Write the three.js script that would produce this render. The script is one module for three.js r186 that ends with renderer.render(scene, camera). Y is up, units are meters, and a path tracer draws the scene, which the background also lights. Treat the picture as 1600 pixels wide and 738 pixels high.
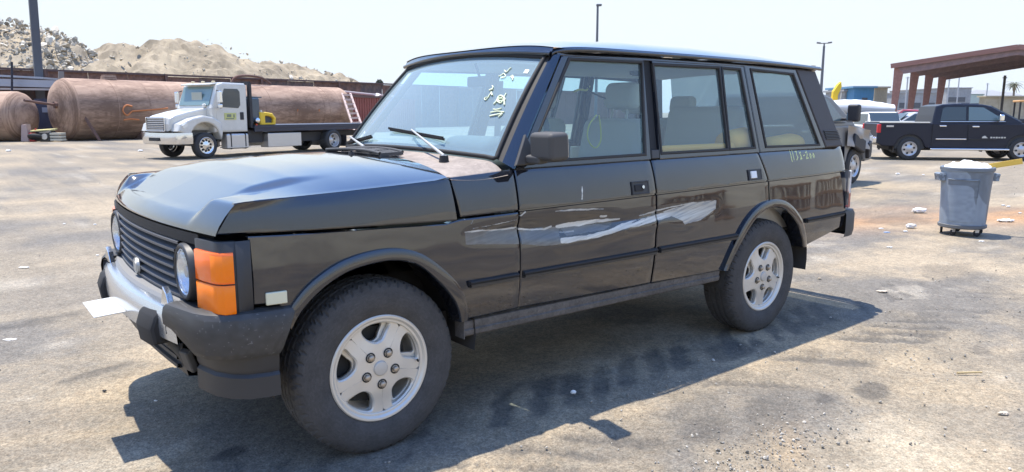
import * as THREE from 'three';
import { mergeGeometries, mergeVertices, toCreasedNormals } from 'three/addons/utils/BufferGeometryUtils.js';
import { RoundedBoxGeometry } from 'three/addons/geometries/RoundedBoxGeometry.js';
import { ImprovedNoise } from 'three/addons/math/ImprovedNoise.js';

// ---------------------------------------------------------------- camera, sky, sun, exposure
const scene = new THREE.Scene();
const EYE = new THREE.Vector3(-1.3812, 1.389, 3.4378), YAW = 0.67444, PITCH = 0.16613, FPX = 1151.99;   // fitted to the photograph
const camera = new THREE.PerspectiveCamera(35.522, 1024 / 472, 0.05, 20000);
camera.rotation.order = 'YXZ';
camera.position.copy(EYE);
camera.rotation.set(-PITCH, -YAW, 0);
scene.add(camera);
const renderer = new THREE.WebGLRenderer({ antialias: true });
renderer.setSize(1024, 472);
renderer.toneMapping = THREE.LinearToneMapping;
renderer.toneMappingExposure = 2.95;
renderer.shadowMap.enabled = true;

const SUN = new THREE.Vector3(-0.06, 1, -0.272).normalize();
{ // clear, hazy midday sky: pale at the horizon, bluer towards the zenith, a wide glow round the sun
  const w = 512, h = 256, d = new Float32Array(w * h * 4);
  const mix = (a, b, t) => a + (b - a) * t, ss = (a, b, x) => { x = Math.min(1, Math.max(0, (x - a) / (b - a))); return x * x * (3 - 2 * x); };
  const hor = [0.32, 0.35, 0.362], low = [0.245, 0.36, 0.55], zen = [0.115, 0.235, 0.56], grd = [0.2, 0.18, 0.15];
  for (let y = 0; y < h; y++) for (let x = 0; x < w; x++) {
    const el = ((y + 0.5) / h - 0.5) * Math.PI, az = ((x + 0.5) / w - 0.5) * 2 * Math.PI;
    const v = new THREE.Vector3(Math.cos(el) * Math.cos(az), Math.sin(el), Math.cos(el) * Math.sin(az));
    const e = Math.max(0, el) * 180 / Math.PI, glow = Math.pow(Math.max(0, v.dot(SUN)), 14) * 0.2, i = (y * w + x) * 4;
    for (let c = 0; c < 3; c++) {
      let s = mix(hor[c], low[c], ss(6, 25, e));
      s = mix(s, zen[c], ss(14, 44, e)) + glow * [1, 0.97, 0.9][c];
      d[i + c] = el < 0 ? grd[c] : s;
    }
    d[i + 3] = 1;
  }
  const t = new THREE.DataTexture(d, w, h, THREE.RGBAFormat, THREE.FloatType);
  t.mapping = THREE.EquirectangularReflectionMapping; t.magFilter = t.minFilter = THREE.LinearFilter; t.needsUpdate = true;
  scene.background = t; scene.environment = t;
}
const sun = new THREE.DirectionalLight(new THREE.Color(1, 0.93, 0.82), 2.75);
sun.position.copy(SUN).multiplyScalar(120); sun.target.position.set(0, 0, 0); sun.castShadow = true;
sun.shadow.radius = 1.2; sun.shadow.mapSize.set(4096, 4096);
Object.assign(sun.shadow.camera, { left: -90, right: 90, top: 90, bottom: -90, near: 1, far: 300 });
scene.add(sun, sun.target);

// ---------------------------------------------------------------- helpers
const rnd = (seed => () => { seed |= 0; seed = (seed + 0x6d2b79f5) | 0; let t = Math.imul(seed ^ (seed >>> 15), 1 | seed); t = (t + Math.imul(t ^ (t >>> 7), 61 | t)) ^ t; return ((t ^ (t >>> 14)) >>> 0) / 4294967296; });
let R0 = rnd(7);
const rr = (a, b) => a + (b - a) * R0();
const PN = new ImprovedNoise(), noise = (x, y, z = 0) => PN.noise(x, y, z);
const fbm = (x, y, z = 0, o = 4) => { let s = 0, a = 0.5; for (let i = 0; i < o; i++) { s += a * noise(x, y, z + i * 7.3); x *= 2.03; y *= 2.03; a *= 0.5; } return s; };
const lerp = (a, b, t) => a + (b - a) * t, clamp = (x, a = 0, b = 1) => Math.min(b, Math.max(a, x));
const sstep = (a, b, x) => { x = clamp((x - a) / (b - a)); return x * x * (3 - 2 * x); };
const V3 = (x, y, z) => new THREE.Vector3(x, y, z);
function curve1(pts) { return x => { if (x <= pts[0][0]) return pts[0][1]; for (let i = 1; i < pts.length; i++) if (x <= pts[i][0]) return lerp(pts[i - 1][1], pts[i][1], (x - pts[i - 1][0]) / (pts[i][0] - pts[i - 1][0])); return pts.at(-1)[1]; }; }
function smooth1(pts) { // the same through smooth tangents
  const n = pts.length, m = pts.map((p, i) => { const a = pts[Math.max(0, i - 1)], b = pts[Math.min(n - 1, i + 1)]; return (b[1] - a[1]) / (b[0] - a[0]); });
  return x => { if (x <= pts[0][0]) return pts[0][1] + m[0] * (x - pts[0][0]); for (let i = 1; i < n; i++) if (x <= pts[i][0]) { const h = pts[i][0] - pts[i - 1][0], t = (x - pts[i - 1][0]) / h, t2 = t * t, t3 = t2 * t; return (2 * t3 - 3 * t2 + 1) * pts[i - 1][1] + (t3 - 2 * t2 + t) * h * m[i - 1] + (3 * t2 - 2 * t3) * pts[i][1] + (t3 - t2) * h * m[i]; } return pts[n - 1][1] + m[n - 1] * (x - pts[n - 1][0]); };
}
// layout tools: photograph pixel (1600 wide) -> point on the ground, or point at a depth
const FWD = V3(Math.sin(YAW) * Math.cos(PITCH), -Math.sin(PITCH), -Math.cos(YAW) * Math.cos(PITCH)), RGT = V3(Math.cos(YAW), 0, Math.sin(YAW)), UPV = V3().crossVectors(RGT, FWD);
const ray = (px, py) => FWD.clone().addScaledVector(RGT, (px - 800) / FPX).addScaledVector(UPV, (369 - py) / FPX);
const at = (px, py, depth) => EYE.clone().addScaledVector(ray(px, py), depth);
const ground = (px, py) => { const r = ray(px, py); return EYE.clone().addScaledVector(r, -EYE.y / r.y); };

const used = new Map();
function numbered(n) { const k = used.get(n) || 0; used.set(n, k + 1); return k ? n + '_' + String(k).padStart(3, '0') : n; }
function thing(name, label, category, pos = [0, 0, 0], turn = 0, group) {
  const o = new THREE.Group(); o.name = numbered(name); o.position.set(...pos); o.rotation.y = turn;
  o.userData = { label, category }; if (group) o.userData.group = group;
  scene.add(o); return o;
}
function mk(name, geo, material, parent, label) {
  const m = new THREE.Mesh(Array.isArray(geo) ? merge(geo) : geo, material); m.name = name; m.castShadow = m.receiveShadow = true;
  if (label) m.userData.label = label;
  (parent || scene).add(m); return m;
}
function single(name, geo, material, label, category, group) { const m = mk(numbered(name), geo, material, scene, label); m.userData.category = category; if (group) m.userData.group = group; return m; }
function setting(name, geo, material) { const m = mk(numbered(name), geo, material, scene); m.userData.kind = 'structure'; return m; }
function copyOf(o, label) { const c = o.clone(); c.name = numbered(o.name.replace(/_\d{3}$/, '')); c.userData = { ...o.userData }; if (label) c.userData.label = label; scene.add(c); return c; }
function prep(g) {
  g = g.index ? g.toNonIndexed() : g;
  if (!g.attributes.normal) g.computeVertexNormals();
  if (!g.attributes.uv) g.setAttribute('uv', new THREE.BufferAttribute(new Float32Array(g.attributes.position.count * 2), 2));
  for (const k of Object.keys(g.attributes)) if (!['position', 'normal', 'uv', 'color'].includes(k)) g.deleteAttribute(k);
  g.morphAttributes = {}; g.clearGroups?.();
  return g;
}
function merge(list) { list = list.flat(9).map(prep); if (list.length === 1) return list[0]; return mergeGeometries(list); }
const M4 = (pos = [0, 0, 0], rot = [0, 0, 0], s = [1, 1, 1]) => new THREE.Matrix4().compose(V3(...pos), new THREE.Quaternion().setFromEuler(new THREE.Euler(...rot)), V3(...s));
function box(w, h, d, x = 0, y = 0, z = 0, r = 0, rot = [0, 0, 0]) {
  const g = r ? new RoundedBoxGeometry(w, h, d, 2, Math.min(r, w / 2.01, h / 2.01, d / 2.01)) : new THREE.BoxGeometry(w, h, d);
  return g.applyMatrix4(M4([x, y, z], rot));
}
function cyl(r1, r2, h, seg, x = 0, y = 0, z = 0, rot = [0, 0, 0]) { return new THREE.CylinderGeometry(r1, r2, h, seg).applyMatrix4(M4([x, y, z], rot)); }
function tube(pts, r, seg = 8, n) { const c = new THREE.CatmullRomCurve3(pts.map(p => p.isVector3 ? p : V3(...p)), false, 'centripetal'); return new THREE.TubeGeometry(c, n || pts.length * 6, r, seg); }
function rod(a, b, r, seg = 8, r2 = r) { a = a.isVector3 ? a : V3(...a); b = b.isVector3 ? b : V3(...b); const d = b.clone().sub(a), g = new THREE.CylinderGeometry(r2, r, d.length(), seg); g.applyQuaternion(new THREE.Quaternion().setFromUnitVectors(V3(0, 1, 0), d.normalize())); return g.translate((a.x + b.x) / 2, (a.y + b.y) / 2, (a.z + b.z) / 2); }
function beam(a, b, w, h, up = [0, 1, 0]) { // a box bar from a to b
  a = a.isVector3 ? a : V3(...a); b = b.isVector3 ? b : V3(...b); const d = b.clone().sub(a), L = d.length(); d.normalize();
  const s = V3().crossVectors(V3(...up), d).normalize(), u = V3().crossVectors(d, s);
  return new THREE.BoxGeometry(w, h, L).applyMatrix4(new THREE.Matrix4().makeBasis(s, u, d).setPosition((a.x + b.x) / 2, (a.y + b.y) / 2, (a.z + b.z) / 2));
}
function shapeOf(pts, holes = []) { const s = new THREE.Shape(pts.map(p => new THREE.Vector2(...p))); s.holes = holes.map(h => new THREE.Path(h.map(p => new THREE.Vector2(...p)))); return s; }
function ext(pts, depth, bevel = 0, holes = [], bs = 2) { // in XY, centred on z = 0
  if (depth === 0) return new THREE.ShapeGeometry(shapeOf(pts, holes));
  const g = new THREE.ExtrudeGeometry(shapeOf(pts, holes), { depth: Math.max(1e-4, depth - 2 * bevel), bevelEnabled: bevel > 0, bevelThickness: bevel, bevelSize: bevel, bevelOffset: -bevel, bevelSegments: bs, curveSegments: 6 });
  return g.translate(0, 0, -depth / 2 + bevel);
}
function flip(g) { // mirrored in z
  g = g.clone(); g.applyMatrix4(new THREE.Matrix4().makeScale(1, 1, -1));
  if (g.index) { const a = g.index.array; for (let i = 0; i < a.length; i += 3) { const t = a[i]; a[i] = a[i + 1]; a[i + 1] = t; } }
  else for (const k of Object.keys(g.attributes)) { const b = g.attributes[k], n = b.itemSize, a = b.array; for (let i = 0; i < b.count; i += 3) for (let c = 0; c < n; c++) { const t = a[i * n + c]; a[i * n + c] = a[(i + 1) * n + c]; a[(i + 1) * n + c] = t; } }
  return g;
}
function gridGeo(rows, uvf, skip) { // rows of equal numbers of points
  const m = rows.length, n = rows[0].length, p = new Float32Array(m * n * 3), uv = new Float32Array(m * n * 2), idx = [];
  for (let j = 0; j < m; j++) for (let i = 0; i < n; i++) { const q = rows[j][i], k = j * n + i; p.set(q, k * 3); uv.set(uvf ? uvf(q, i, j) : [q[0], q[1]], k * 2); }
  for (let j = 0; j < m - 1; j++) for (let i = 0; i < n - 1; i++) { const a = j * n + i; idx.push(a, a + 1, a + n + 1, a, a + n + 1, a + n); }
  const g = new THREE.BufferGeometry(); g.setAttribute('position', new THREE.BufferAttribute(p, 3)); g.setAttribute('uv', new THREE.BufferAttribute(uv, 2)); g.setIndex(idx); g.computeVertexNormals(); return g;
}
function ringGeo(outer, inner, depth, b = 0.003, ob = b) { // plate between two loops with the same number of points, centred on z = 0
  const n = outer.length, mixp = (a, c, d) => { const L = Math.hypot(c[0] - a[0], c[1] - a[1]) || 1; return [a[0] + (c[0] - a[0]) / L * d, a[1] + (c[1] - a[1]) / L * d]; }, h = depth / 2;
  const rows = [[inner, 0, -h, 0], [inner, 0, h - b, 0], [inner, b, h, outer], [outer, ob, h, inner], [outer, 0, h - ob, 0], [outer, 0, -h, 0], [inner, 0, -h, 0]].map(([L, d, z, to]) => { const r = L.map((p, i) => { const q = to ? mixp(p, to[i], d) : p; return [q[0], q[1], z]; }); r.push(r[0].slice()); return r; });
  return gridGeo(rows);
}
const creased = (g, deg = 28) => toCreasedNormals(g, deg * Math.PI / 180);
function patch(f, nu, nv, uvf) { const rows = []; for (let j = 0; j <= nv; j++) { const r = []; for (let i = 0; i <= nu; i++) r.push(f(i / nu, j / nv)); rows.push(r); } return gridGeo(rows, uvf); }
function sweepPlan(path, prof, closedProf = true) { // path [[x,z]] in plan, profile [[outward, y]]
  const n = path.length, rows = [], pr = closedProf ? [...prof, prof[0]] : prof;
  for (const [o, y] of pr) {
    const row = [];
    for (let i = 0; i < n; i++) {
      const a = path[Math.max(0, i - 1)], b = path[Math.min(n - 1, i + 1)]; let tx = b[0] - a[0], tz = b[1] - a[1]; const L = Math.hypot(tx, tz); tx /= L; tz /= L;
      row.push([path[i][0] - tz * o, y, path[i][1] + tx * o]);
    }
    rows.push(row);
  }
  return creased(gridGeo(rows), 30);
}
// ---------------------------------------------------------------- materials
const lin = (r, g, b) => new THREE.Color().setRGB(r, g, b);
const std = (c, rough = 0.7, metal = 0, o = {}) => new THREE.MeshStandardMaterial({ color: lin(...c), roughness: rough, metalness: metal, ...o });
const phy = (c, rough, metal, o = {}) => new THREE.MeshPhysicalMaterial({ color: lin(...c), roughness: rough, metalness: metal, ...o });
function tex(w, h, f, { srgb = true, repeat } = {}) { // f(u, v, x, y) -> [r,g,b] 0..1
  const d = new Uint8Array(w * h * 4);
  for (let y = 0; y < h; y++) for (let x = 0; x < w; x++) { const c = f(x / w, y / h, x, y), i = (y * w + x) * 4; for (let k = 0; k < 3; k++) d[i + k] = clamp(c[k]) * 255; d[i + 3] = 255; }
  const t = new THREE.DataTexture(d, w, h); t.wrapS = t.wrapT = THREE.RepeatWrapping; t.magFilter = THREE.LinearFilter; t.minFilter = THREE.LinearMipmapLinearFilter; t.generateMipmaps = true;
  if (srgb) t.colorSpace = THREE.SRGBColorSpace; if (repeat) t.repeat.set(...repeat); t.needsUpdate = true; return t;
}
function tnoise(w, f, seed = 0) { // tileable value noise, period 1, f cells
  const R = rnd(seed * 977 + 13), g = new Float32Array(f * f).map(() => R());
  return (u, v) => { u = (u - Math.floor(u)) * f; v = (v - Math.floor(v)) * f; const i = Math.floor(u), j = Math.floor(v), a = sstep(0, 1, u - i), b = sstep(0, 1, v - j), q = (x, y) => g[(y % f) * f + (x % f)]; return lerp(lerp(q(i, j), q(i + 1, j), a), lerp(q(i, j + 1), q(i + 1, j + 1), a), b); };
}
function grainTex(seed, base, spread, { w = 512, f = [4, 16, 64, 200], amp = [0.25, 0.25, 0.25, 0.25], tint = [1, 1, 1], repeat } = {}) {
  const ns = f.map((k, i) => tnoise(w, k, seed + i));
  return tex(w, w, (u, v) => { let s = 0; ns.forEach((n, i) => { s += amp[i] * (n(u, v) - 0.5) * 2; }); const q = base + spread * s; return [q * tint[0], q * tint[1], q * tint[2]]; }, { repeat });
}
// ================================================================ the black off-road wagon (x to its rear, z to its left side, y = 0 the ground)
const car = thing('off_road_wagon', 'black boxy four-door off-road wagon with scraped doors, nearest vehicle in the yard', 'car');
const SX = x => (x + 0.8) / 4.8, SY = y => (y - 0.35) / 0.85;
// yellow marker writing and the scrapes, as strokes and patches in metres on the left side
const WRITING = (() => {
  const L = [], s = (...p) => L.push(p), ox = 3.0, oy = 1.068, k = 0.05;
  const g = (dx, pts) => s(...pts.map(([x, y]) => [ox + dx + x * k * 0.62 + (y * 0.1) * k, oy + 0.018 - dx * 0.0 + y * k]));
  g(0, [[0, 1.2], [0.15, 0], [0.25, -0.2]]); g(0.022, [[0.2, 1.2], [0.3, 0]]); g(0.06, [[0, 1], [0.6, 1.05], [0.35, 0.6], [0.7, 0.3], [0.1, -0.05]]);
  g(0.105, [[0.7, 0.9], [0.2, 0.8], [0.6, 0.4], [0.2, 0.0], [0.75, 0.1], [0.1, 0.95]]); g(0.15, [[0.1, 0.45], [0.6, 0.5]]);
  g(0.185, [[0, 0.8], [0.5, 0.95], [0.6, 0.6], [0, 0.05], [0.8, 0.1]]); g(0.232, [[0.3, 0.7], [0, 0.35], [0.3, 0.05], [0.6, 0.35], [0.3, 0.7]]); g(0.272, [[0.3, 0.65], [0.02, 0.35], [0.3, 0.08], [0.6, 0.35], [0.3, 0.65]]);
  return L;
})();
const segD = (x, y, a, b) => { const dx = b[0] - a[0], dy = b[1] - a[1], t = clamp(((x - a[0]) * dx + (y - a[1]) * dy) / (dx * dx + dy * dy)); return Math.hypot(x - a[0] - t * dx, y - a[1] - t * dy); };
const SMEAR = [ // bright smeared paint: [x, y, half width, tone]
  [[0.95, 0.853, 0.008, 0.62], [1.09, 0.854, 0.012, 0.66], [1.22, 0.856, 0.008, 0.6], [1.37, 0.853, 0.003, 0.4]], [[1.52, 0.856, 0.003, 0.4], [1.63, 0.867, 0.005, 0.46], [1.72, 0.879, 0.004, 0.5], [1.9, 0.889, 0.004, 0.45], [2.16, 0.889, 0.003, 0.5]],
  [[0.965, 0.785, 0.013, 0.64], [1.13, 0.786, 0.011, 0.64], [1.28, 0.795, 0.012, 0.6], [1.38, 0.815, 0.015, 0.66], [1.57, 0.828, 0.016, 0.66], [1.68, 0.838, 0.016, 0.62], [1.82, 0.853, 0.009, 0.42]],
  [[0.93, 0.928, 0.0025, 0.4], [1.05, 0.925, 0.005, 0.5], [1.17, 0.92, 0.004, 0.45], [1.25, 0.914, 0.0015, 0.4]], [[1.235, 0.878, 0.005, 0.5], [1.275, 0.876, 0.006, 0.5]], [[0.96, 0.825, 0.003, 0.3], [1.05, 0.822, 0.004, 0.36]],
  [[0.405, 0.882, 0.0025, 0.55], [0.5, 0.879, 0.004, 0.5], [0.6, 0.872, 0.0035, 0.5], [0.705, 0.872, 0.005, 0.5]], [[0.716, 0.866, 0.004, 0.6], [0.78, 0.854, 0.004, 0.6], [0.87, 0.848, 0.004, 0.55], [0.915, 0.856, 0.005, 0.55]], [[0.45, 0.893, 0.001, 0.4], [0.6, 0.902, 0.0015, 0.4], [0.7, 0.91, 0.002, 0.45]], [[0.719, 0.925, 0.003, 0.6], [0.745, 0.94, 0.004, 0.5]],
  [[1.118, 1.03, 0.003, 0.75], [1.112, 0.99, 0.004, 0.75], [1.107, 0.972, 0.002, 0.7]], [[0.40, 0.944, 0.004, 0.6], [0.41, 0.938, 0.003, 0.5]], [[0.452, 0.93, 0.002, 0.3], [0.44, 0.916, 0.0015, 0.3]]];
const SCUFF = [[[0.406, 0.88], [0.705, 0.868], [0.705, 0.797], [0.406, 0.829]], [[0.717, 0.863], [0.78, 0.852], [0.87, 0.845], [0.93, 0.855], [0.962, 0.846], [0.952, 0.772], [0.85, 0.772], [0.717, 0.797]], [[0.97, 0.845], [1.2, 0.842], [1.3, 0.825], [1.25, 0.808], [1.0, 0.805]], [[1.70, 0.862], [1.9, 0.886], [2.172, 0.889], [2.164, 0.84], [2.02, 0.79], [1.87, 0.778], [1.85, 0.80], [1.78, 0.83]]];
const inside = (x, y, p) => { let c = false; for (let i = 0, j = p.length - 1; i < p.length; j = i++) if ((p[i][1] > y) !== (p[j][1] > y) && x < (p[j][0] - p[i][0]) * (y - p[i][1]) / (p[j][1] - p[i][1]) + p[i][0]) c = !c; return c; };
function scrape(x, y) { // [how much, tone, roughness] of bared and smeared paint
  if (x < 0.38 || x > 2.2 || y < 0.75 || y > 1.04) return null;
  const st = fbm(x * 5, y * 85 - x * 14, 3.1, 4), n2 = fbm(x * 26, y * 40, 9.2, 3), w1 = 0.006 * fbm(x * 14, y * 20, 6, 3), w2 = 0.006 * n2; let r = null;
  SCUFF.forEach((p, i) => { if (inside(x + w2, y + w1, p)) { const t = 0.10 + 0.09 * clamp(0.5 + st * 1.6) + 0.07 * clamp(n2 * 2); r = i === 3 ? [0.95, 0.24 + 0.32 * clamp(0.4 + st * 1.8), 0.55] : [0.85, 0.005 + t * 0.62, 0.5]; } });
  for (const L of SMEAR) for (let i = 1; i < L.length; i++) { const a = L[i - 1], b = L[i]; if (x < a[0] - 0.02 && x < b[0] - 0.02) continue; const dx = b[0] - a[0], dy = b[1] - a[1], t = clamp(((x - a[0]) * dx + (y - a[1]) * dy) / (dx * dx + dy * dy)), d = Math.hypot(x - a[0] - t * dx, y - a[1] - t * dy + w1 * 0.7), w = lerp(a[2], b[2], t) * (1 + 0.5 * st), k = 1 - sstep(w * 0.85, w * 1.1, d + 0.003 * n2); if (k > 0.02 && st > -0.32 && (!r || k > 0.4)) r = [k, lerp(a[3], b[3], t) * (0.80 + 0.6 * st), 0.6]; }
  return r;
}
const SW = 2048, SH = 512, sideRough = new Uint8Array(SW * SH * 4);
const sideMap = tex(SW, SH, (u, v, px, py) => {
  const x = u * 4.8 - 0.8, y = v * 0.85 + 0.35, s = scrape(x, y);
  let c = [0.0075, 0.009, 0.014], rough = 0.05;
  const dust = clamp(fbm(x * 5, y * 7, 1.5, 4) * 1.6 + 0.25) * 0.5, spk = noise(x * 300, y * 300, 4) > 0.62 ? 1 : 0;
  c = c.map((q, k) => q + [0.008, 0.007, 0.0055][k] * dust + spk * 0.012); rough += dust * 0.05;
  if (s) { const tn = s[1] > 0.3 ? [1, 0.98, 0.88] : [0.92, 1, 1.04]; c = c.map((q, k) => lerp(q, s[1] * tn[k], s[0])); rough = lerp(rough, s[2], s[0]); }
  if (x > 2.98 && x < 3.36 && y > 1.04 && y < 1.16) for (const p of WRITING) for (let i = 1; i < p.length; i++) if (segD(x, y, p[i - 1], p[i]) < 0.0036) { c = [0.62, 0.68, 0.22]; rough = 0.8; }
  const i = (py * SW + px) * 4; sideRough[i] = sideRough[i + 1] = sideRough[i + 2] = rough * 255; sideRough[i + 3] = 255;
  return c.map(q => Math.pow(Math.max(0, q), 1 / 2.2));
});
const sideRoughT = new THREE.DataTexture(sideRough, SW, SH); sideRoughT.magFilter = THREE.LinearFilter; sideRoughT.needsUpdate = true;
const M = {
  paint: phy([0.0075, 0.009, 0.014], 0.07, 0, { ior: 1.6, clearcoat: 0.85, clearcoatRoughness: 0.03 }),
  side: phy([1, 1, 1], 1, 0, { ior: 1.6, clearcoat: 0.8, clearcoatRoughness: 0.04, map: sideMap, roughnessMap: sideRoughT }),
  bonnet: phy([1, 1, 1], 0.07, 0, { ior: 1.8, clearcoat: 1, clearcoatRoughness: 0.035, map: grainTex(41, 0.115, 0.02, { f: [3, 7, 30, 160], amp: [0.4, 0.3, 0.2, 0.3], tint: [0.98, 1, 1.08], repeat: [0.6, 0.6] }) }),
  plastic: std([0.03, 0.031, 0.034], 0.5), plasticGrey: std([0.06, 0.058, 0.056], 0.65), vinyl: std([0.055, 0.05, 0.052], 0.6),
  rubber: std([0.016, 0.016, 0.017], 0.75), black: std([0.02, 0.02, 0.02], 0.8), seal: std([0.03, 0.027, 0.024], 0.7),
  dusty: std([1, 0.96, 0.92], 0.95, 0, { map: grainTex(31, 0.56, 0.13, { w: 512, f: [3, 9, 40, 150], tint: [1, 0.94, 0.89] }) }),
  chrome: std([0.62, 0.64, 0.66], 0.16, 1), steel: std([0.5, 0.5, 0.5], 0.38, 0.9),
  silver: phy([0.62, 0.59, 0.53], 0.42, 0.45), nut: std([0.42, 0.36, 0.29], 0.4, 0.7), cap: std([0.5, 0.48, 0.44], 0.5, 0.3),
  bumper: std([0.60, 0.63, 0.66], 0.22, 0.85), slat: std([0.10, 0.105, 0.115], 0.5), glass: phy([0.70, 0.88, 0.91], 0.0, 0, { transmission: 0.91, thickness: 0, ior: 1.52, side: THREE.DoubleSide }),
  screen: phy([0.68, 0.89, 0.95], 0.0, 0, { transmission: 0.78, thickness: 0, ior: 1.52, side: THREE.DoubleSide }),
  lamp: phy([0.9, 0.93, 0.95], 0.03, 0, { transmission: 0.9, thickness: 0, ior: 1.5 }),
  amber: phy([0.9, 0.15, 0.003], 0.16, 0, { ior: 1.5, clearcoat: 0.6, clearcoatRoughness: 0.1 }), amber2: phy([0.9, 0.2, 0.004], 0.2, 0, { ior: 1.5 }),
  marker: std([0.62, 0.6, 0.44], 0.35), red: phy([0.35, 0.012, 0.012], 0.15, 0), lensPale: phy([0.55, 0.57, 0.6], 0.2, 0),
  seat: std([0.46, 0.42, 0.36], 0.85), liner: std([0.55, 0.53, 0.5], 0.95), dash: std([0.10, 0.105, 0.10], 0.8), foam: std([0.85, 0.38, 0.07], 0.9), wire: std([0.62, 0.55, 0.12], 0.6),
  ink: std([0.66, 0.70, 0.50], 0.8), white: std([0.75, 0.75, 0.74], 0.5), under: std([0.04, 0.038, 0.036], 0.9),
};
// side surface of the lower body
const zBase = smooth1([[0.3, 0.862], [0.47, 0.878], [0.58, 0.888], [0.66, 0.891], [0.75, 0.889], [0.80, 0.8862], [0.85, 0.8825], [0.90, 0.878], [0.95, 0.8725], [0.985, 0.867], [1.02, 0.860], [1.06, 0.850], [1.09, 0.841], [1.12, 0.831], [1.16, 0.815]]);
const zTaper = x => (x < -0.15 ? -0.042 * ((-0.15 - x) / 0.45) ** 2 : 0) + (x > 3.0 ? -0.026 * ((x - 3.0) / 0.7) ** 2 : 0) + (x > 3.68 ? -0.05 * ((x - 3.68) / 0.12) ** 2 : 0);
const dT = curve1([[0.38, 0.90], [0.7, 0.912], [0.72, 0.93], [1.28, 0.916], [1.42, 0.885], [2.2, 0.90]]), dV = curve1([[0.38, 0.884], [0.7, 0.868], [0.95, 0.852], [1.4, 0.846], [1.7, 0.862], [2.2, 0.87]]), dB = curve1([[0.38, 0.828], [0.7, 0.797], [0.95, 0.774], [1.13, 0.776], [1.4, 0.802], [1.7, 0.806], [1.9, 0.785], [2.2, 0.80]]);
const dD = curve1([[0.38, 0], [0.46, 0.006], [0.7, 0.016], [0.76, 0.022], [1.15, 0.021], [1.32, 0.011], [1.6, 0.008], [2.1, 0.005], [2.22, 0]]), dU = curve1([[0.85, 0], [1.15, 0.005], [1.4, 0.009], [1.85, 0.008], [2.15, 0]]);
function dent(x, y) {
  if (x < 0.36 || x > 2.24 || y > 0.96 || y < 0.68) return 0;
  const t = dT(x), v = dV(x), b = dB(x), D = dD(x), U = dU(x), n = 0.0035 * fbm(x * 5, y * 14, 2.2, 3) * (D / 0.02);
  if (y > t) return 0; if (y > v) return -D * sstep(t, v, y) + n; if (y > b) return lerp(U, -D, sstep(b, v, y)) + n;
  return U * (1 - sstep(b, b - 0.055, y)) + n * (1 - sstep(b, b - 0.03, y));
}
const zs = (x, y) => zBase(y) + zTaper(x) + 0.0022 * noise(x * 1.9, y * 2.6, 5) + 0.0007 * noise(x * 6.5, y * 8, 2);
const zsL = (x, y) => zs(x, y) + dent(x, y);
// a body panel between stacked polylines (same number of points in each); its edges turn inwards
function panel(stations, zf, { step = 0.03, off = [], lip = 0.03, deg = 24 } = {}) {
  const nst = stations.length, np = stations[0].length, us = [];
  for (let i = 0; i < np - 1; i++) { const L = Math.max(...stations.map(s => Math.hypot(s[i + 1][0] - s[i][0], s[i + 1][1] - s[i][1]))), k = Math.max(1, Math.round(L / step)); for (let q = 0; q < k; q++) us.push([i, q / k]); }
  us.push([np - 2, 1]); us.splice(1, 0, [0, 0.12 / Math.max(1, Math.hypot(stations[0][1][0] - stations[0][0][0], stations[0][1][1] - stations[0][0][1]) / 0.05)]);
  const P = (s, [i, t]) => [lerp(s[i][0], s[i + 1][0], t), lerp(s[i][1], s[i + 1][1], t)], rows = [];
  for (let j = 0; j < nst - 1; j++) {
    const A = stations[j], B = stations[j + 1], H = Math.max(...A.map((a, i) => Math.abs(B[i][1] - a[1]))), k = Math.max(1, Math.round(H / step)), vs = [];
    for (let q = 0; q < k; q++) vs.push(q / k);
    if (j === 0) vs.splice(1, 0, 0.006 / Math.max(0.02, H)); if (j === nst - 2) { vs.push(1 - 0.006 / Math.max(0.02, H)); vs.push(1); }
    for (const v of vs) rows.push(us.map(u => { const a = P(A, u), b = P(B, u), x = lerp(a[0], b[0], v), y = lerp(a[1], b[1], v); return [x, y, zf(x, y) + lerp(off[j] || 0, off[j + 1] || 0, v)]; }));
  }
  const m = rows.length, n = rows[0].length;
  for (const r of [rows[0], rows[m - 1]]) for (const p of r) p[2] -= 0.003;
  for (const r of rows) { r[0][2] -= 0.003; r[n - 1][2] -= 0.003; r.unshift([r[0][0], r[0][1], r[0][2] - lip]); r.push([r[n][0], r[n][1], r[n][2] - lip]); }
  rows.unshift(rows[0].map(p => [p[0], p[1], p[2] - lip])); rows.push(rows.at(-1).map(p => [p[0], p[1], p[2] - lip]));
  return creased(gridGeo(rows, q => [SX(q[0]), SY(q[1])]), deg);
}
const yCrease = x => 0.944 + 0.011 * (x - 0.4), yWaist = x => 1.137 + 0.005 * (x - 0.7), yLid = x => 0.936 + (0.38 - x) * 0.035;
const H = (xs, y) => xs.map(x => [x, typeof y === 'function' ? y(x) : y]);
// lower part, crease groove, upper part up to the waist
const grooved = (bottom, xc, xt, ytop = yWaist) => ({ st: [bottom, H(xc, x => yCrease(x) - 0.004), H(xc, x => yCrease(x) - 0.001), H(xc, x => yCrease(x) + 0.005), H(xc, x => yCrease(x) + 0.008), H(xt, ytop)], off: [0, 0, -0.007, -0.007, 0, 0] });
const both = (name, geoF, mats, parent = car) => { const l = mk(name, geoF(zsL), mats[0], parent), r = mk(name, flip(geoF(zs)), mats[1], parent); return [l, r]; };
const fenderB = [[-0.505, 0.71], [-0.43, 0.708], [-0.372, 0.66], [-0.262, 0.752], [-0.1, 0.812], [0.04, 0.816], [0.188, 0.767], [0.296, 0.657], [0.352, 0.562], [0.385, 0.5], [0.44, 0.497], [0.701, 0.499]];
const fenderX = [-0.505, -0.44, -0.39, -0.28, -0.1, 0.04, 0.19, 0.31, 0.39, 0.46, 0.53, 0.706];
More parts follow.
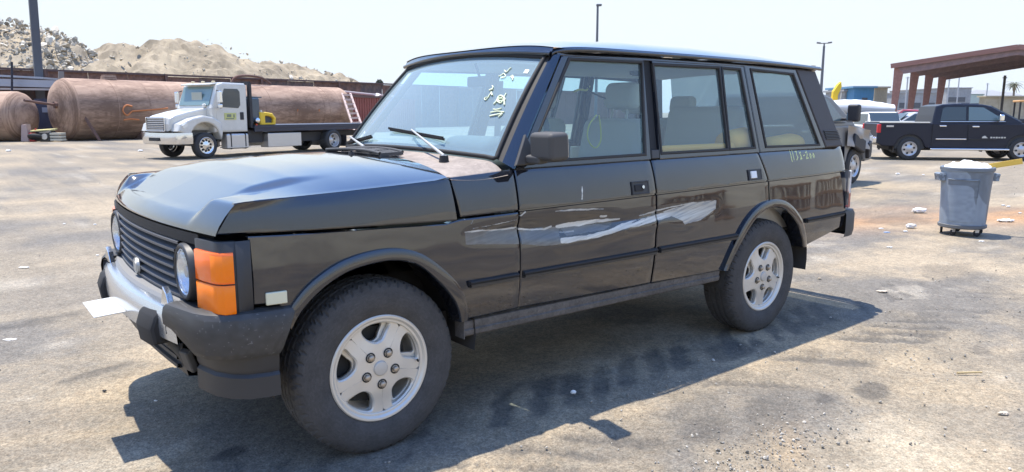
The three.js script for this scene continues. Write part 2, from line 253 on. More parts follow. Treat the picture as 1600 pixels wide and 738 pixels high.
const [fenL, fenR] = both('front_fender', z => merge([
  panel([fenderB, fenderX.map(x => [x, x < 0.38 ? yLid(x) - 0.012 : yCrease(x) - 0.005])], z, { step: 0.022 }),
  panel([H([0.392, 0.55, 0.707], x => yCrease(x) + 0.006), [[0.367, 1.116], [0.54, 1.124], [0.709, 1.133]]], z, { step: 0.022 })]), [M.side, M.paint]);
{
  const lin2 = (a, b) => [0, 0.33, 0.66, 1].map(t => lerp(a, b, t));
  const d1 = grooved([[0.702, 0.5], [1.0, 0.493], [1.3, 0.488], [1.618, 0.482]], lin2(0.718, 1.652), lin2(0.721, 1.648));
  const d2 = grooved([[1.632, 0.481], [1.9, 0.474], [2.262, 0.466], [2.40, 0.655], [2.525, 0.762], [2.62, 0.8], [2.704, 0.82]], [1.664, 1.95, 2.2, 2.38, 2.5, 2.6, 2.7], [1.660, 1.95, 2.2, 2.36, 2.47, 2.56, 2.647]);
  const qp = grooved([[2.716, 0.822], [2.80, 0.816], [2.873, 0.795], [2.96, 0.745], [3.021, 0.678], [3.10, 0.585], [3.14, 0.512], [3.2, 0.518], [3.66, 0.592], [3.715, 0.61]], [2.712, 2.8, 2.88, 2.98, 3.06, 3.16, 3.24, 3.34, 3.64, 3.79], [2.659, 2.75, 2.85, 2.95, 3.05, 3.16, 3.26, 3.36, 3.62, 3.77]);
  var [doorF, doorFR] = both('front_door', z => panel(d1.st, z, { step: 0.022, off: d1.off }), [M.side, M.paint]);
  var [doorB, doorBR] = both('rear_door', z => panel(d2.st, z, { step: 0.022, off: d2.off }), [M.side, M.paint]);
  var [quart, quartR] = both('rear_quarter_panel', z => panel(qp.st, z, { step: 0.03, off: qp.off }), [M.side, M.paint]);
}
// wheel-arch flares
function flare(O, I) {
  const co = new THREE.CatmullRomCurve3(O.map(p => V3(p[0], p[1], 0)), false, 'centripetal').getPoints(60), ci = new THREE.CatmullRomCurve3(I.map(p => V3(p[0], p[1], 0)), false, 'centripetal').getPoints(60);
  const rows = [[0, -0.004], [0.02, 0.016], [0.35, 0.024], [0.9, 0.022], [1, 0.016], [1.0, -0.07]].map(([t, o]) => co.map((a, i) => { const x = lerp(a.x, ci[i].x, t), y = lerp(a.y, ci[i].y, t); return [x, y, zs(x, clamp(y, 0.5, 0.9)) + o]; }));
  return creased(gridGeo(rows), 35);
}
const flF = flare([[-0.40, 0.655], [-0.372, 0.70], [-0.311, 0.762], [-0.2, 0.825], [-0.08, 0.854], [0.06, 0.856], [0.173, 0.822], [0.313, 0.712], [0.378, 0.63], [0.40, 0.56], [0.408, 0.5]], [[-0.385, 0.60], [-0.345, 0.665], [-0.262, 0.738], [-0.17, 0.785], [-0.07, 0.806], [0.05, 0.808], [0.15, 0.778], [0.265, 0.675], [0.325, 0.6], [0.35, 0.55], [0.365, 0.495]]);
const flB = flare([[2.25, 0.468], [2.32, 0.60], [2.43, 0.735], [2.554, 0.818], [2.68, 0.853], [2.82, 0.848], [2.946, 0.80], [3.073, 0.693], [3.13, 0.60], [3.165, 0.512]], [[2.285, 0.464], [2.36, 0.58], [2.46, 0.69], [2.56, 0.765], [2.68, 0.804], [2.8, 0.80], [2.90, 0.76], [3.01, 0.672], [3.075, 0.58], [3.115, 0.51]]);
for (const [f, g] of [[fenL, flF], [quart, flB]]) mk('wheel_arch_flare', g, M.paint, f);
for (const [f, g] of [[fenR, flF], [quartR, flB]]) mk('wheel_arch_flare', flip(g), M.paint, f);
// rub strips with a pale insert
function strip(x0, x1, y0, y1) {
  const rows = [[y0, -0.002], [y0 + 0.002, 0.014], [y0 + 0.016, 0.02], [y1 - 0.004, 0.017], [y1, -0.002]].map(([y, o]) => Array.from({ length: 12 }, (_, i) => { const x = lerp(x0, x1, i / 11); return [x, y + (x - x0) * 0.002, zs(x, y) + o]; }));
  const ends = [0, 11].map(i => gridGeo(rows.map(r => [r[i], [r[i][0], r[i][1], r[i][2] - 0.03]])));
  return merge([creased(gridGeo(rows), 25), ...ends]);
}
for (const [p, x0, x1, y0, y1] of [[fenL, 0.415, 0.686, 0.638, 0.672], [doorF, 0.718, 1.638, 0.639, 0.674], [doorB, 1.662, 2.368, 0.643, 0.679], [quart, 3.134, 3.66, 0.668, 0.702]]) {
  const s = mk('side_moulding', strip(x0, x1, y0 + 0.009, y1), M.rubber, p);
  mk('moulding_insert', strip(x0 + 0.004, x1 - 0.004, y0, y0 + 0.011), M.plasticGrey, p); s.userData = {};
}
// sills
const sillG = (() => { const prof = [[0.412, 0.80], [0.412, 0.858], [0.420, 0.866], [0.442, 0.870], [0.447, 0.863], [0.468, 0.868], [0.482, 0.866], [0.49, 0.845]]; return creased(gridGeo(prof.map(([y, z]) => Array.from({ length: 40 }, (_, i) => { const x = lerp(0.404, 2.25, i / 39); return [x, y - (x - 0.4) * 0.006, z + 0.002 * noise(x * 4, y * 9)]; }))), 25); })();
const sillMat = std([1, 1, 1.02], 0.75, 0, { map: grainTex(57, 0.36, 0.12, { f: [5, 20, 80, 220], tint: [1, 0.96, 0.92] }) });
mk('sill', merge([sillG, box(0.004, 0.08, 0.07, 0.404, 0.445, 0.835)]), sillMat, car); mk('sill', flip(merge([sillG])), sillMat, car);
// door handles
function handle(x, y, w, h, parent, light) {
  const z = zs(x, y), tilt = -Math.atan2(zBase(y - 0.03) - zBase(y + 0.03), 0.06), T = g => g.applyMatrix4(M4([x, y, z], [tilt, 0, 0]));
  const o = [[-w / 2, -h / 2], [w / 2, -h / 2], [w / 2, h / 2], [-w / 2, h / 2]], i = [[-w / 2 + 0.008, -h / 2 + 0.008], [w / 2 - 0.008, -h / 2 + 0.008], [w / 2 - 0.008, h / 2 - 0.008], [-w / 2 + 0.008, h / 2 - 0.008]];
  const f = mk('door_handle', [T(creased(ringGeo(o, i, 0.016), 30)), T(box(w - 0.012, h - 0.012, 0.002, 0, 0, 0.0045))], M.plastic, parent);
  if (light) mk('handle_plate', T(box(w * 0.42, h * 0.66, 0.012, -w * 0.16, 0, 0.008, 0.003)), M.white, parent, 'pale bare handle plate');
  else { mk('handle_paddle', T(box(w * 0.5, h * 0.5, 0.012, -w * 0.12, 0, 0.006, 0.004)), M.rubber, parent); mk('key_lock', T(cyl(0.009, 0.009, 0.01, 16, w * 0.06, 0.002, 0.014, [Math.PI / 2, 0, 0])), M.chrome, parent); }
  return f;
}
handle(1.53, 1.002, 0.13, 0.07, doorF); handle(2.567, 1.016, 0.135, 0.066, doorB, true);

// ---- bonnet
const bow = z => -0.69 + 0.11 * z * z;
const Cc = curve1([[-0.75, 1.0], [-0.6, 1.03], [-0.5, 1.075], [-0.4, 1.12], [-0.25, 1.158], [-0.1, 1.172], [0.1, 1.183], [0.3, 1.184], [0.45, 1.182]]), Ce = curve1([[-0.62, 1.066], [-0.52, 1.078], [0, 1.095], [0.36, 1.112], [0.45, 1.116]]);
const flatness = x => sstep(-0.62, -0.1, x);
function bonnetY(x, z) {
  const a = Math.abs(z) / 0.83, ed = Ce(x), smooth = ed + (Cc(x) - ed) * (1 - a ** 3.2);
  const k = sstep(0.60, 0.665, Math.abs(z)), stepd = lerp(Cc(x) - 0.01 * a, ed + 0.006 * (1 - ((Math.abs(z) - 0.66) / 0.17)), k);
  return lerp(stepd, Math.max(smooth, k * ed), flatness(x));
}
{
  const zz = []; for (let i = -56; i <= 56; i++) zz.push(i / 56 * 0.835);
  const tops = [], rows = [], nx = 54;
  const front = z => bow(z) + 0.0, lipY = z => 0.966;
  // front face: bottom lip up to the top edge
  for (const t of [-0.3, 0, 0.06, 0.3, 0.6, 0.85, 0.95]) rows.push(zz.map(z => { const yt = bonnetY(front(z) + 0.055, z), y = lerp(lipY(z), yt, Math.max(0, t)), b = Math.max(0, t); return [front(z) + (t < 0 ? 0.04 : 0) + 0.055 * b ** 1.6 + (yt - 1.03) * 0.45 * b, y - (t < 0 ? 0.004 : 0), z]; }));
  for (let i = 0; i <= nx; i++) { const s = i / nx; rows.push(zz.map(z => { const x0 = front(z) + 0.062, yt = bonnetY(x0, z), xs = x0 + (yt - 1.03) * 0.45, x1 = 0.36 + 0.03 * (1 - (z / 0.83) ** 2), x = lerp(xs, x1, s), y = bonnetY(lerp(x0, x1, s), z); return [x, y, z]; })); }
  rows.push(zz.map((z, i) => { const l = rows.at(-1)[i]; return [l[0] + 0.002, l[1] - 0.05, z]; }));
  const top = creased(gridGeo(rows, q => [q[0], q[2]]), 26);
  const xs = [-0.54, -0.50, -0.42, -0.3, -0.1, 0.1, 0.25, 0.36], xb = [-0.612, -0.56, -0.45, -0.3, -0.1, 0.1, 0.25, 0.372];
  const yTop = x => bonnetY(x, 0.835);
  const side = panel([H(xb, x => yLid(x)), H(xs, x => yTop(x) - 0.012 * 0)], (x, y) => lerp(zs(x, y), 0.836, sstep(yTop(x) - 0.03, yTop(x), y) * 0.9), { step: 0.022, lip: 0.02 });
  const bn = mk('bonnet', top, M.bonnet, car, undefined); mk('bonnet_side', side, M.paint, bn); mk('bonnet_side', flip(side), M.paint, bn);
}
// ---- scuttle between bonnet and windscreen, with its air intake
const wsB = z => [0.60 + 0.075 * (z / 0.747) ** 2, 1.205 - 0.024 * (z / 0.747) ** 2], wsT = z => [1.005 + 0.05 * (z / 0.644) ** 2, 1.688 - 0.036 * (z / 0.644) ** 2];
const cowl = patch((u, v) => { const z = lerp(-0.84, 0.84, u), a = Math.abs(z) / 0.84, x0 = 0.366 + 0.03 * (1 - a * a), b = wsB(clamp(z, -0.80, 0.80)), x1 = b[0] - 0.012, y0 = bonnetY(0.38, clamp(z, -0.83, 0.83)) - 0.006, y1 = b[1] - 0.012 - 0.055 * sstep(0.86, 1, a); return [lerp(x0, x1, v), lerp(y0, y1, v) - 0.01 * Math.sin(v * 3.14), z]; }, 50, 10, q => [q[0] * 1.7, q[2] * 1.7]);
const scut = mk('scuttle_panel', cowl, M.dusty, car);
{
  const g = [], z0 = -0.36, z1 = 0.27, L = (z, v) => [lerp(0.375, 0.50, v) - 0.05 * ((z + 0.045) / 0.315) ** 2 * (z > 0 ? 0.7 : 0.4), 1.196 + 0.004 * v - 0.012 * (z / 0.35) ** 2, z];
  const N = 12, zz = Array.from({ length: N + 1 }, (_, i) => lerp(z0, z1, i / N));
  for (let k = 0; k <= 7; k++) g.push(tube(zz.map(z => { const p = L(z, k / 7); p[1] += k === 0 || k === 7 ? 0.006 : 0.002; return p; }), k === 0 || k === 7 ? 0.0075 : 0.0045, 6, 24));
  for (const t of [0, 0.25, 0.5, 0.75, 1]) g.push(beam(L(lerp(z0, z1, t), 0), L(lerp(z0, z1, t), 1), 0.014, 0.016));
  const vent = mk('air_intake_grille', g, M.plasticGrey, scut);
  mk('intake_well', patch((u, v) => { const p = L(lerp(z0, z1, u), v); p[1] -= 0.012; return p; }, 12, 3), M.black, scut);
  mk('washer_nozzle', [cyl(0.012, 0.016, 0.012, 12, 0.30, 1.189, 0.05), cyl(0.006, 0.006, 0.014, 8, 0.30, 1.196, 0.05)], M.rubber, scut);
}
// ---- windscreen and its frame
const wsP = (u, v) => { const zb = lerp(-0.747, 0.747, u), zt = lerp(-0.644, 0.644, u), b = wsB(zb), t = wsT(zt); return [lerp(b[0], t[0], v) - 0.012 * Math.sin(Math.PI * v), lerp(b[1], t[1], v) + 0.006 * Math.sin(Math.PI * v), lerp(zb, zt, v)]; };
const screen = mk('windscreen', patch(wsP, 40, 20), M.screen, car);
{
  const band = (u0, u1, v0, v1) => patch((u, v) => { const p = wsP(lerp(u0, u1, u), lerp(v0, v1, v)); return [p[0] + 0.004, p[1] - 0.004, p[2]]; }, 24, 6);
  mk('dark_border', [band(0.022, 0.978, 0, 0.055), band(0.022, 0.978, 0.93, 1), band(0, 0.022, 0, 1), band(0.978, 1, 0, 1)], std([0.012, 0.014, 0.016], 0.5), screen);
  const edge = []; for (let i = 0; i <= 20; i++) edge.push(wsP(0, i / 20)); for (let i = 1; i <= 24; i++) edge.push(wsP(i / 24, 1)); for (let i = 19; i >= 0; i--) edge.push(wsP(1, i / 20)); for (let i = 23; i >= 0; i--) edge.push(wsP(i / 24, 0));
  mk('screen_seal', tube(edge.map(p => [p[0] - 0.003, p[1] + 0.003, p[2] * 1.006]), 0.0105, 8, 240), M.rubber, screen);
  // yellow marker strokes on the driver's side
  var onScreen; const W = onScreen = (px, py) => { // point of the screen that the pixel sees: march in u, v
    const r = ray(px, py); let best = null, bd = 1e9; for (let i = 0; i <= 200; i++) for (let j = 0; j <= 60; j++) { const p = wsP(i / 200, j / 60), d = V3(...p).sub(EYE), q = d.dot(r) / r.lengthSq(), e = d.addScaledVector(r, -q).length(); if (e < bd) { bd = e; best = p; } } return [best[0] - 0.003, best[1] + 0.003, best[2]]; };
  const S = [[[789, 112], [792, 113], [796, 110], [799, 106]], [[780, 120], [784, 118], [788, 117], [790, 120], [783, 122], [788, 122]], [[798, 121], [801, 118], [803, 122], [801, 127]], [[800, 121], [802, 125]], [[766, 141], [771, 138], [770, 134]], [[765, 142], [771, 141]], [[770, 150], [767, 148], [764, 153], [760, 157], [758, 154], [762, 153]], [[768, 146], [770, 151]], [[772, 164], [776, 158], [780, 152], [785, 151], [789, 157], [782, 160], [778, 156], [786, 154]], [[776, 158], [784, 162], [788, 158], [789, 164]], [[791, 147], [789, 153], [786, 157]], [[771, 171], [777, 172], [784, 171]], [[767, 177], [776, 176], [788, 177]], [[766, 182], [775, 180], [786, 180], [780, 183]]];
  mk('marker_writing', S.map(s => tube(s.map(q => W(...q)), 0.003 + 0.0016 * ((s.length * 7) % 3) / 2, 5, s.length * 5)), M.ink, screen, 'yellow marker writing');
  mk('inspection_sticker', patch((u, v) => { const p = wsP(lerp(0.945, 0.965, u), lerp(0.82, 0.86, v)); return [p[0] - 0.002, p[1] + 0.002, p[2]]; }, 2, 2), M.white, screen);
}
// ---- roof, gutters, pillars
const PHI = Math.atan(0.26), GH = new THREE.Matrix4().makeBasis(V3(1, 0, 0), V3(0, Math.cos(PHI), -Math.sin(PHI)), V3(0, Math.sin(PHI), Math.cos(PHI))).setPosition(0, 1.13, 0.83);
const S = y => (y - 1.13) / Math.cos(PHI), SP = pts => pts.map(([x, y]) => [x, S(y)]);
const ghr = (o, i, depth, out, b = 0.003) => creased(ringGeo(SP(o), SP(i), depth, b), 30).translate(0, 0, out - depth / 2).applyMatrix4(GH);
const gh = (pts, depth, out, bevel = 0.003, holes = []) => ext(SP(pts), depth, bevel, holes.map(SP)).translate(0, 0, out - depth / 2).applyMatrix4(GH);
const roofC = curve1([[1.0, 1.722], [1.15, 1.755], [1.4, 1.782], [1.8, 1.803], [2.4, 1.808], [3.0, 1.795], [3.3, 1.772], [3.52, 1.735]]);
const roofX = z => 1.0 + 0.062 * (z / 0.69) ** 2;
{
  const f = (u, v) => { const z = lerp(-0.692, 0.692, v), x = lerp(roofX(z) + 0.005, 3.50, u), a = Math.abs(z) / 0.692; return [x, 1.702 + (roofC(x) - 1.702) * (1 - a ** 3.4) * 1 + 0.0, z]; };
  const rf = mk('roof', [patch(f, 60, 48), patch((u, v) => { const z = lerp(-0.692, 0.692, v); const p = f(0, v); return [p[0] - 0.012 + 0.018 * u, lerp(1.690 - 0.03 * (z / 0.69) ** 2 + 0.012, p[1], u), z]; }, 3, 48)], M.bonnet, car);
  const gut = [[1.066, 1.668], [1.09, 1.680], [1.2, 1.693], [1.75, 1.701], [2.65, 1.700], [3.2, 1.692], [3.53, 1.682]];
  for (const s of [1, -1]) {
    const g = merge([tube(gut.map(([x, y]) => [x, y, 0.705 - (x < 1.1 ? 0.03 : 0)]), 0.010, 8, 80), tube(gut.map(([x, y]) => [x, y + 0.008, 0.697 - (x < 1.1 ? 0.03 : 0)]), 0.009, 8, 80)]);
    mk('rain_gutter', s > 0 ? g : flip(g), M.paint, rf);
  }
  const visor = Array.from({ length: 30 }, (_, i) => { const z = lerp(-0.69, 0.69, i / 29); return [roofX(z) - 0.006, 1.703 - 0.033 * (z / 0.69) ** 2, z]; });
  mk('front_gutter', tube(visor, 0.012, 8, 60), M.paint, rf);
  mk('headliner', patch((u, v) => { const p = f(u, v); p[1] = 1.655 + 0.02 * (1 - (p[2] / 0.69) ** 2); p[2] *= 0.96; return p; }, 8, 8), M.liner, car);
}
const win1 = [[0.80, 1.168], [1.604, 1.176], [1.698, 1.648], [1.178, 1.642]], win2 = [[1.748, 1.178], [2.334, 1.180], [2.382, 1.645], [1.80, 1.640]], win3 = [[2.366, 1.18], [2.610, 1.182], [2.594, 1.643], [2.424, 1.645]], win4 = [[2.745, 1.184], [3.362, 1.180], [3.186, 1.632], [2.722, 1.646]];
function greenhouse(s, pf, pr, pq) {
  const F = g => (s > 0 ? g : flip(g)), grow = (p, d) => { const c = p.reduce((a, q) => [a[0] + q[0] / p.length, a[1] + q[1] / p.length], [0, 0]); return p.map(q => [q[0] + Math.sign(q[0] - c[0]) * d, q[1] + Math.sign(q[1] - c[1]) * d]); };
  // door window frames
  const f1o = [[0.722, 1.136], [1.652, 1.141], [1.722, 1.668], [1.128, 1.662]], f2a = [[1.722, 1.141], [2.350, 1.144], [2.403, 1.668], [1.792, 1.668]], f2b = [[2.350, 1.144], [2.656, 1.146], [2.642, 1.668], [2.403, 1.668]];
  mk('window_frame', F(ghr(f1o, grow(win1, 0.012), 0.03, 0.004, 0.005)), M.paint, pf); mk('window_seal', F(ghr(grow(win1, 0.014), win1, 0.014, 0.009)), M.seal, pf);
  mk('window_glass', F(gh(grow(win1, 0.008), 0.0, -0.006, 0)), M.glass, pf);
  mk('window_frame', F(merge([ghr(f2a, grow(win2, 0.012), 0.03, 0.004, 0.004), ghr(f2b, grow(win3, 0.012), 0.03, 0.004, 0.004)])), M.paint, pr);
  mk('window_seal', F(merge([ghr(grow(win2, 0.014), win2, 0.014, 0.009), ghr(grow(win3, 0.014), win3, 0.012, 0.0085)])), M.seal, pr);
  mk('window_glass', F(gh(grow(win2, 0.008), 0.0, -0.006, 0)), M.glass, pr); mk('vent_glass', F(gh(grow(win3, 0.008), 0.0, -0.006, 0)), M.glass, pr);
  // rear side window, rear pillar with louvres
  const f4o = [[2.668, 1.148], [3.442, 1.154], [3.236, 1.670], [2.654, 1.672]];
  mk('window_frame', F(ghr(f4o, grow(win4, 0.012), 0.03, 0.002, 0.005)), M.paint, pq); mk('window_seal', F(ghr(grow(win4, 0.014), win4, 0.014, 0.008)), M.seal, pq);
  mk('window_glass', F(gh(grow(win4, 0.008), 0.0, -0.006, 0)), M.glass, pq);
  const pil = mk('rear_pillar', F(gh([[3.450, 1.154], [3.672, 1.158], [3.478, 1.668], [3.244, 1.672]], 0.05, 0.006, 0.008)), M.vinyl, pq);
  for (let k = 0; k < 6; k++) mk('louvre', F(gh([[3.458 - k * 0.003, 1.205 + k * 0.0105], [3.645 - k * 0.004, 1.205 + k * 0.0105], [3.645 - k * 0.004, 1.2115 + k * 0.0105], [3.458 - k * 0.003, 1.2115 + k * 0.0105]], 0.012, 0.014, 0.002)), M.plastic, pil);
  mk('cant_rail', F(gh([[1.10, 1.664], [3.50, 1.672], [3.505, 1.694], [1.10, 1.688]], 0.03, -0.001, 0.003)), M.paint, car);
  mk('centre_pillar', F(gh([[1.655, 1.144], [1.722, 1.144], [1.792, 1.668], [1.725, 1.668]], 0.03, -0.012, 0.003)), M.rubber, car); mk('rear_door_pillar', F(gh([[2.645, 1.148], [2.672, 1.148], [2.66, 1.668], [2.64, 1.668]], 0.03, -0.012, 0.003)), M.rubber, car);
  mk('pillar_cover', F(gh([[1.657, 1.146], [1.716, 1.146], [1.722, 1.19], [1.663, 1.19]], 0.012, 0.008, 0.003)), M.plasticGrey, pf);
  // windscreen pillar: dusty inner strip and painted outer strip
  const edge = v => wsP(1, v), outer = v => { const y = lerp(1.138, 1.672, v); return [lerp(0.712, 1.120, v), y, 0.83 - (y - 1.13) * 0.26 + 0.004]; };
  const q = (t0, t1, b0, b1) => patch((u, v) => { const a = edge(v), b = outer(v), t = lerp(t0, t1, u), bul = lerp(b0, b1, u) * 1 + 0.01 * Math.sin(Math.PI * t); return [lerp(a[0], b[0], t) - bul * 0.8, lerp(a[1], b[1], t) + bul * 0.2, lerp(a[2], b[2], t) + bul * 0.5]; }, 6, 16);
  const pa = mk('windscreen_pillar', F(creased(q(0.42, 1, 0.004, 0), 40)), M.paint, car);
  mk('pillar_trim', F(creased(q(0.02, 0.44, 0.0, 0.003), 40)), M.seal, pa);
}
greenhouse(1, doorF, doorB, quart); greenhouse(-1, doorFR, doorBR, quartR);
// ---- grille, lamps
{
  const pane = (z0, z1, y0, y1, o = 0, n = 16) => patch((u, v) => { const z = lerp(z0, z1, u); return [bow(z) + o, lerp(y0, y1, v), z]; }, n, 2);
  const gr = mk('radiator_grille', [pane(-0.705, 0.705, 0.655, 0.955, 0.055, 30), pane(-0.705, 0.705, 0.918, 0.958, 0.0, 30), pane(-0.705, 0.705, 0.65, 0.672, 0.004, 30)], M.black, car);
  const hz = y => 0.585 - Math.sqrt(Math.max(0, 0.112 ** 2 - (y - 0.805) ** 2)) - 0.006;
  for (let k = 0; k < 7; k++) {
    const y = 0.698 + k * 0.0345, e = Math.min(hz(y), 0.56), rows = [[0.012, -0.008], [-0.002, -0.004], [-0.003, 0.006], [0.03, 0.015], [0.012, -0.008]].map(([o, dy]) => Array.from({ length: 25 }, (_, i) => { const z = lerp(-e, e, i / 24); return [bow(z) + o, y + dy, z]; }));
    mk('slat', creased(gridGeo(rows), 30), M.slat, gr);
  }
  const zb = -0.02; mk('badge', [cyl(0.034, 0.036, 0.010, 28).applyMatrix4(M4([bow(zb) - 0.009, 0.735, zb], [0, 0, Math.PI / 2], [1, 1, 1.15])), cyl(0.022, 0.024, 0.014, 24).applyMatrix4(M4([bow(zb) - 0.009, 0.735, zb], [0, 0, Math.PI / 2], [1, 1, 1.15]))], std([0.4, 0.4, 0.38], 0.4, 0.5), gr);
  for (const s of [1, -1]) {
    const zc = 0.585 * s, P = (g) => g.applyMatrix4(M4([bow(zc), 0.805, zc], [0, 0, Math.PI / 2]));
    const hl = mk('headlight', P(new THREE.LatheGeometry([[0.0, -0.05], [0.05, -0.043], [0.08, -0.015], [0.088, 0.012]].map(q => new THREE.Vector2(...q)), 32)), M.chrome, car);
    mk('lamp_glass', P(new THREE.LatheGeometry([[0.0, 0.026], [0.04, 0.023], [0.07, 0.016], [0.0885, 0.006]].map(q => new THREE.Vector2(...q)), 32)), M.lamp, hl);
    mk('lamp_bezel', P(new THREE.LatheGeometry([[0.088, -0.02], [0.089, 0.012], [0.098, 0.018], [0.108, 0.01], [0.112, -0.03]].map(q => new THREE.Vector2(...q)), 36)), M.plastic, hl);
    mk('reflector_cap', P(cyl(0.022, 0.03, 0.03, 16, 0, -0.012, 0)), M.steel, hl);
    // corner lamp: amber, wrapping round the wing
    const cp = [[bow(0.70) - 0.004, 0.70], [bow(0.76) - 0.005, 0.76], [bow(0.81) - 0.002, 0.812], [-0.612, 0.832], [-0.598, 0.848], [-0.565, 0.858]].map(([x, z]) => [x, z]);
    const wrap = (pts, y0, y1, o, dep = 0.03) => { const rows = [[-dep, y0], [o - 0.003, y0], [o, y0 + 0.004], [o, y1 - 0.004], [o - 0.003, y1], [-dep, y1]].map(([ou, y]) => pts.map((p, i) => { const a = pts[Math.max(0, i - 1)], b = pts[Math.min(pts.length - 1, i + 1)]; let tx = b[0] - a[0], tz = b[1] - a[1]; const L = Math.hypot(tx, tz); return [p[0] - tz / L * ou, y, p[1] + tx / L * ou]; })); return creased(gridGeo(rows), 40); };
    const F = g => (s > 0 ? g : flip(g));
    const sur = mk('corner_lamp', F(merge([wrap([[bow(0.675), 0.675], ...cp, [-0.54, 0.861], [-0.508, 0.864]], 0.668, 0.945, 0.0), wrap([[-0.557, 0.859], [-0.53, 0.862], [-0.507, 0.864]], 0.664, 0.945, 0.004)])), M.plastic, car);
    mk('amber_lens', F(wrap(cp, 0.797, 0.908, 0.012)), M.amber, sur); mk('amber_lens', F(wrap(cp, 0.686, 0.791, 0.012)), M.amber2, sur);
    mk('amber_lens', F(wrap(cp.slice(2), 0.802, 0.9, 0.0135, 0)), M.amber2, sur);
    const mz = (x) => zs(x, 0.727) + 0.006, mkr = box(0.076, 0.046, 0.014, -0.428, 0.727, mz(-0.428), 0.004, [0, -0.12, 0]);
    mk('side_marker', F(mkr), M.marker, s > 0 ? fenL : fenR);
    // body-colour skirt under the corner lamp
    mk('lamp_skirt', F(wrap([[bow(0.66), 0.66], [bow(0.76), 0.76], [-0.618, 0.83], [-0.59, 0.855], [-0.50, 0.868], [-0.40, 0.885]], 0.642, 0.672, 0.008)), M.paint, car);
  }
}
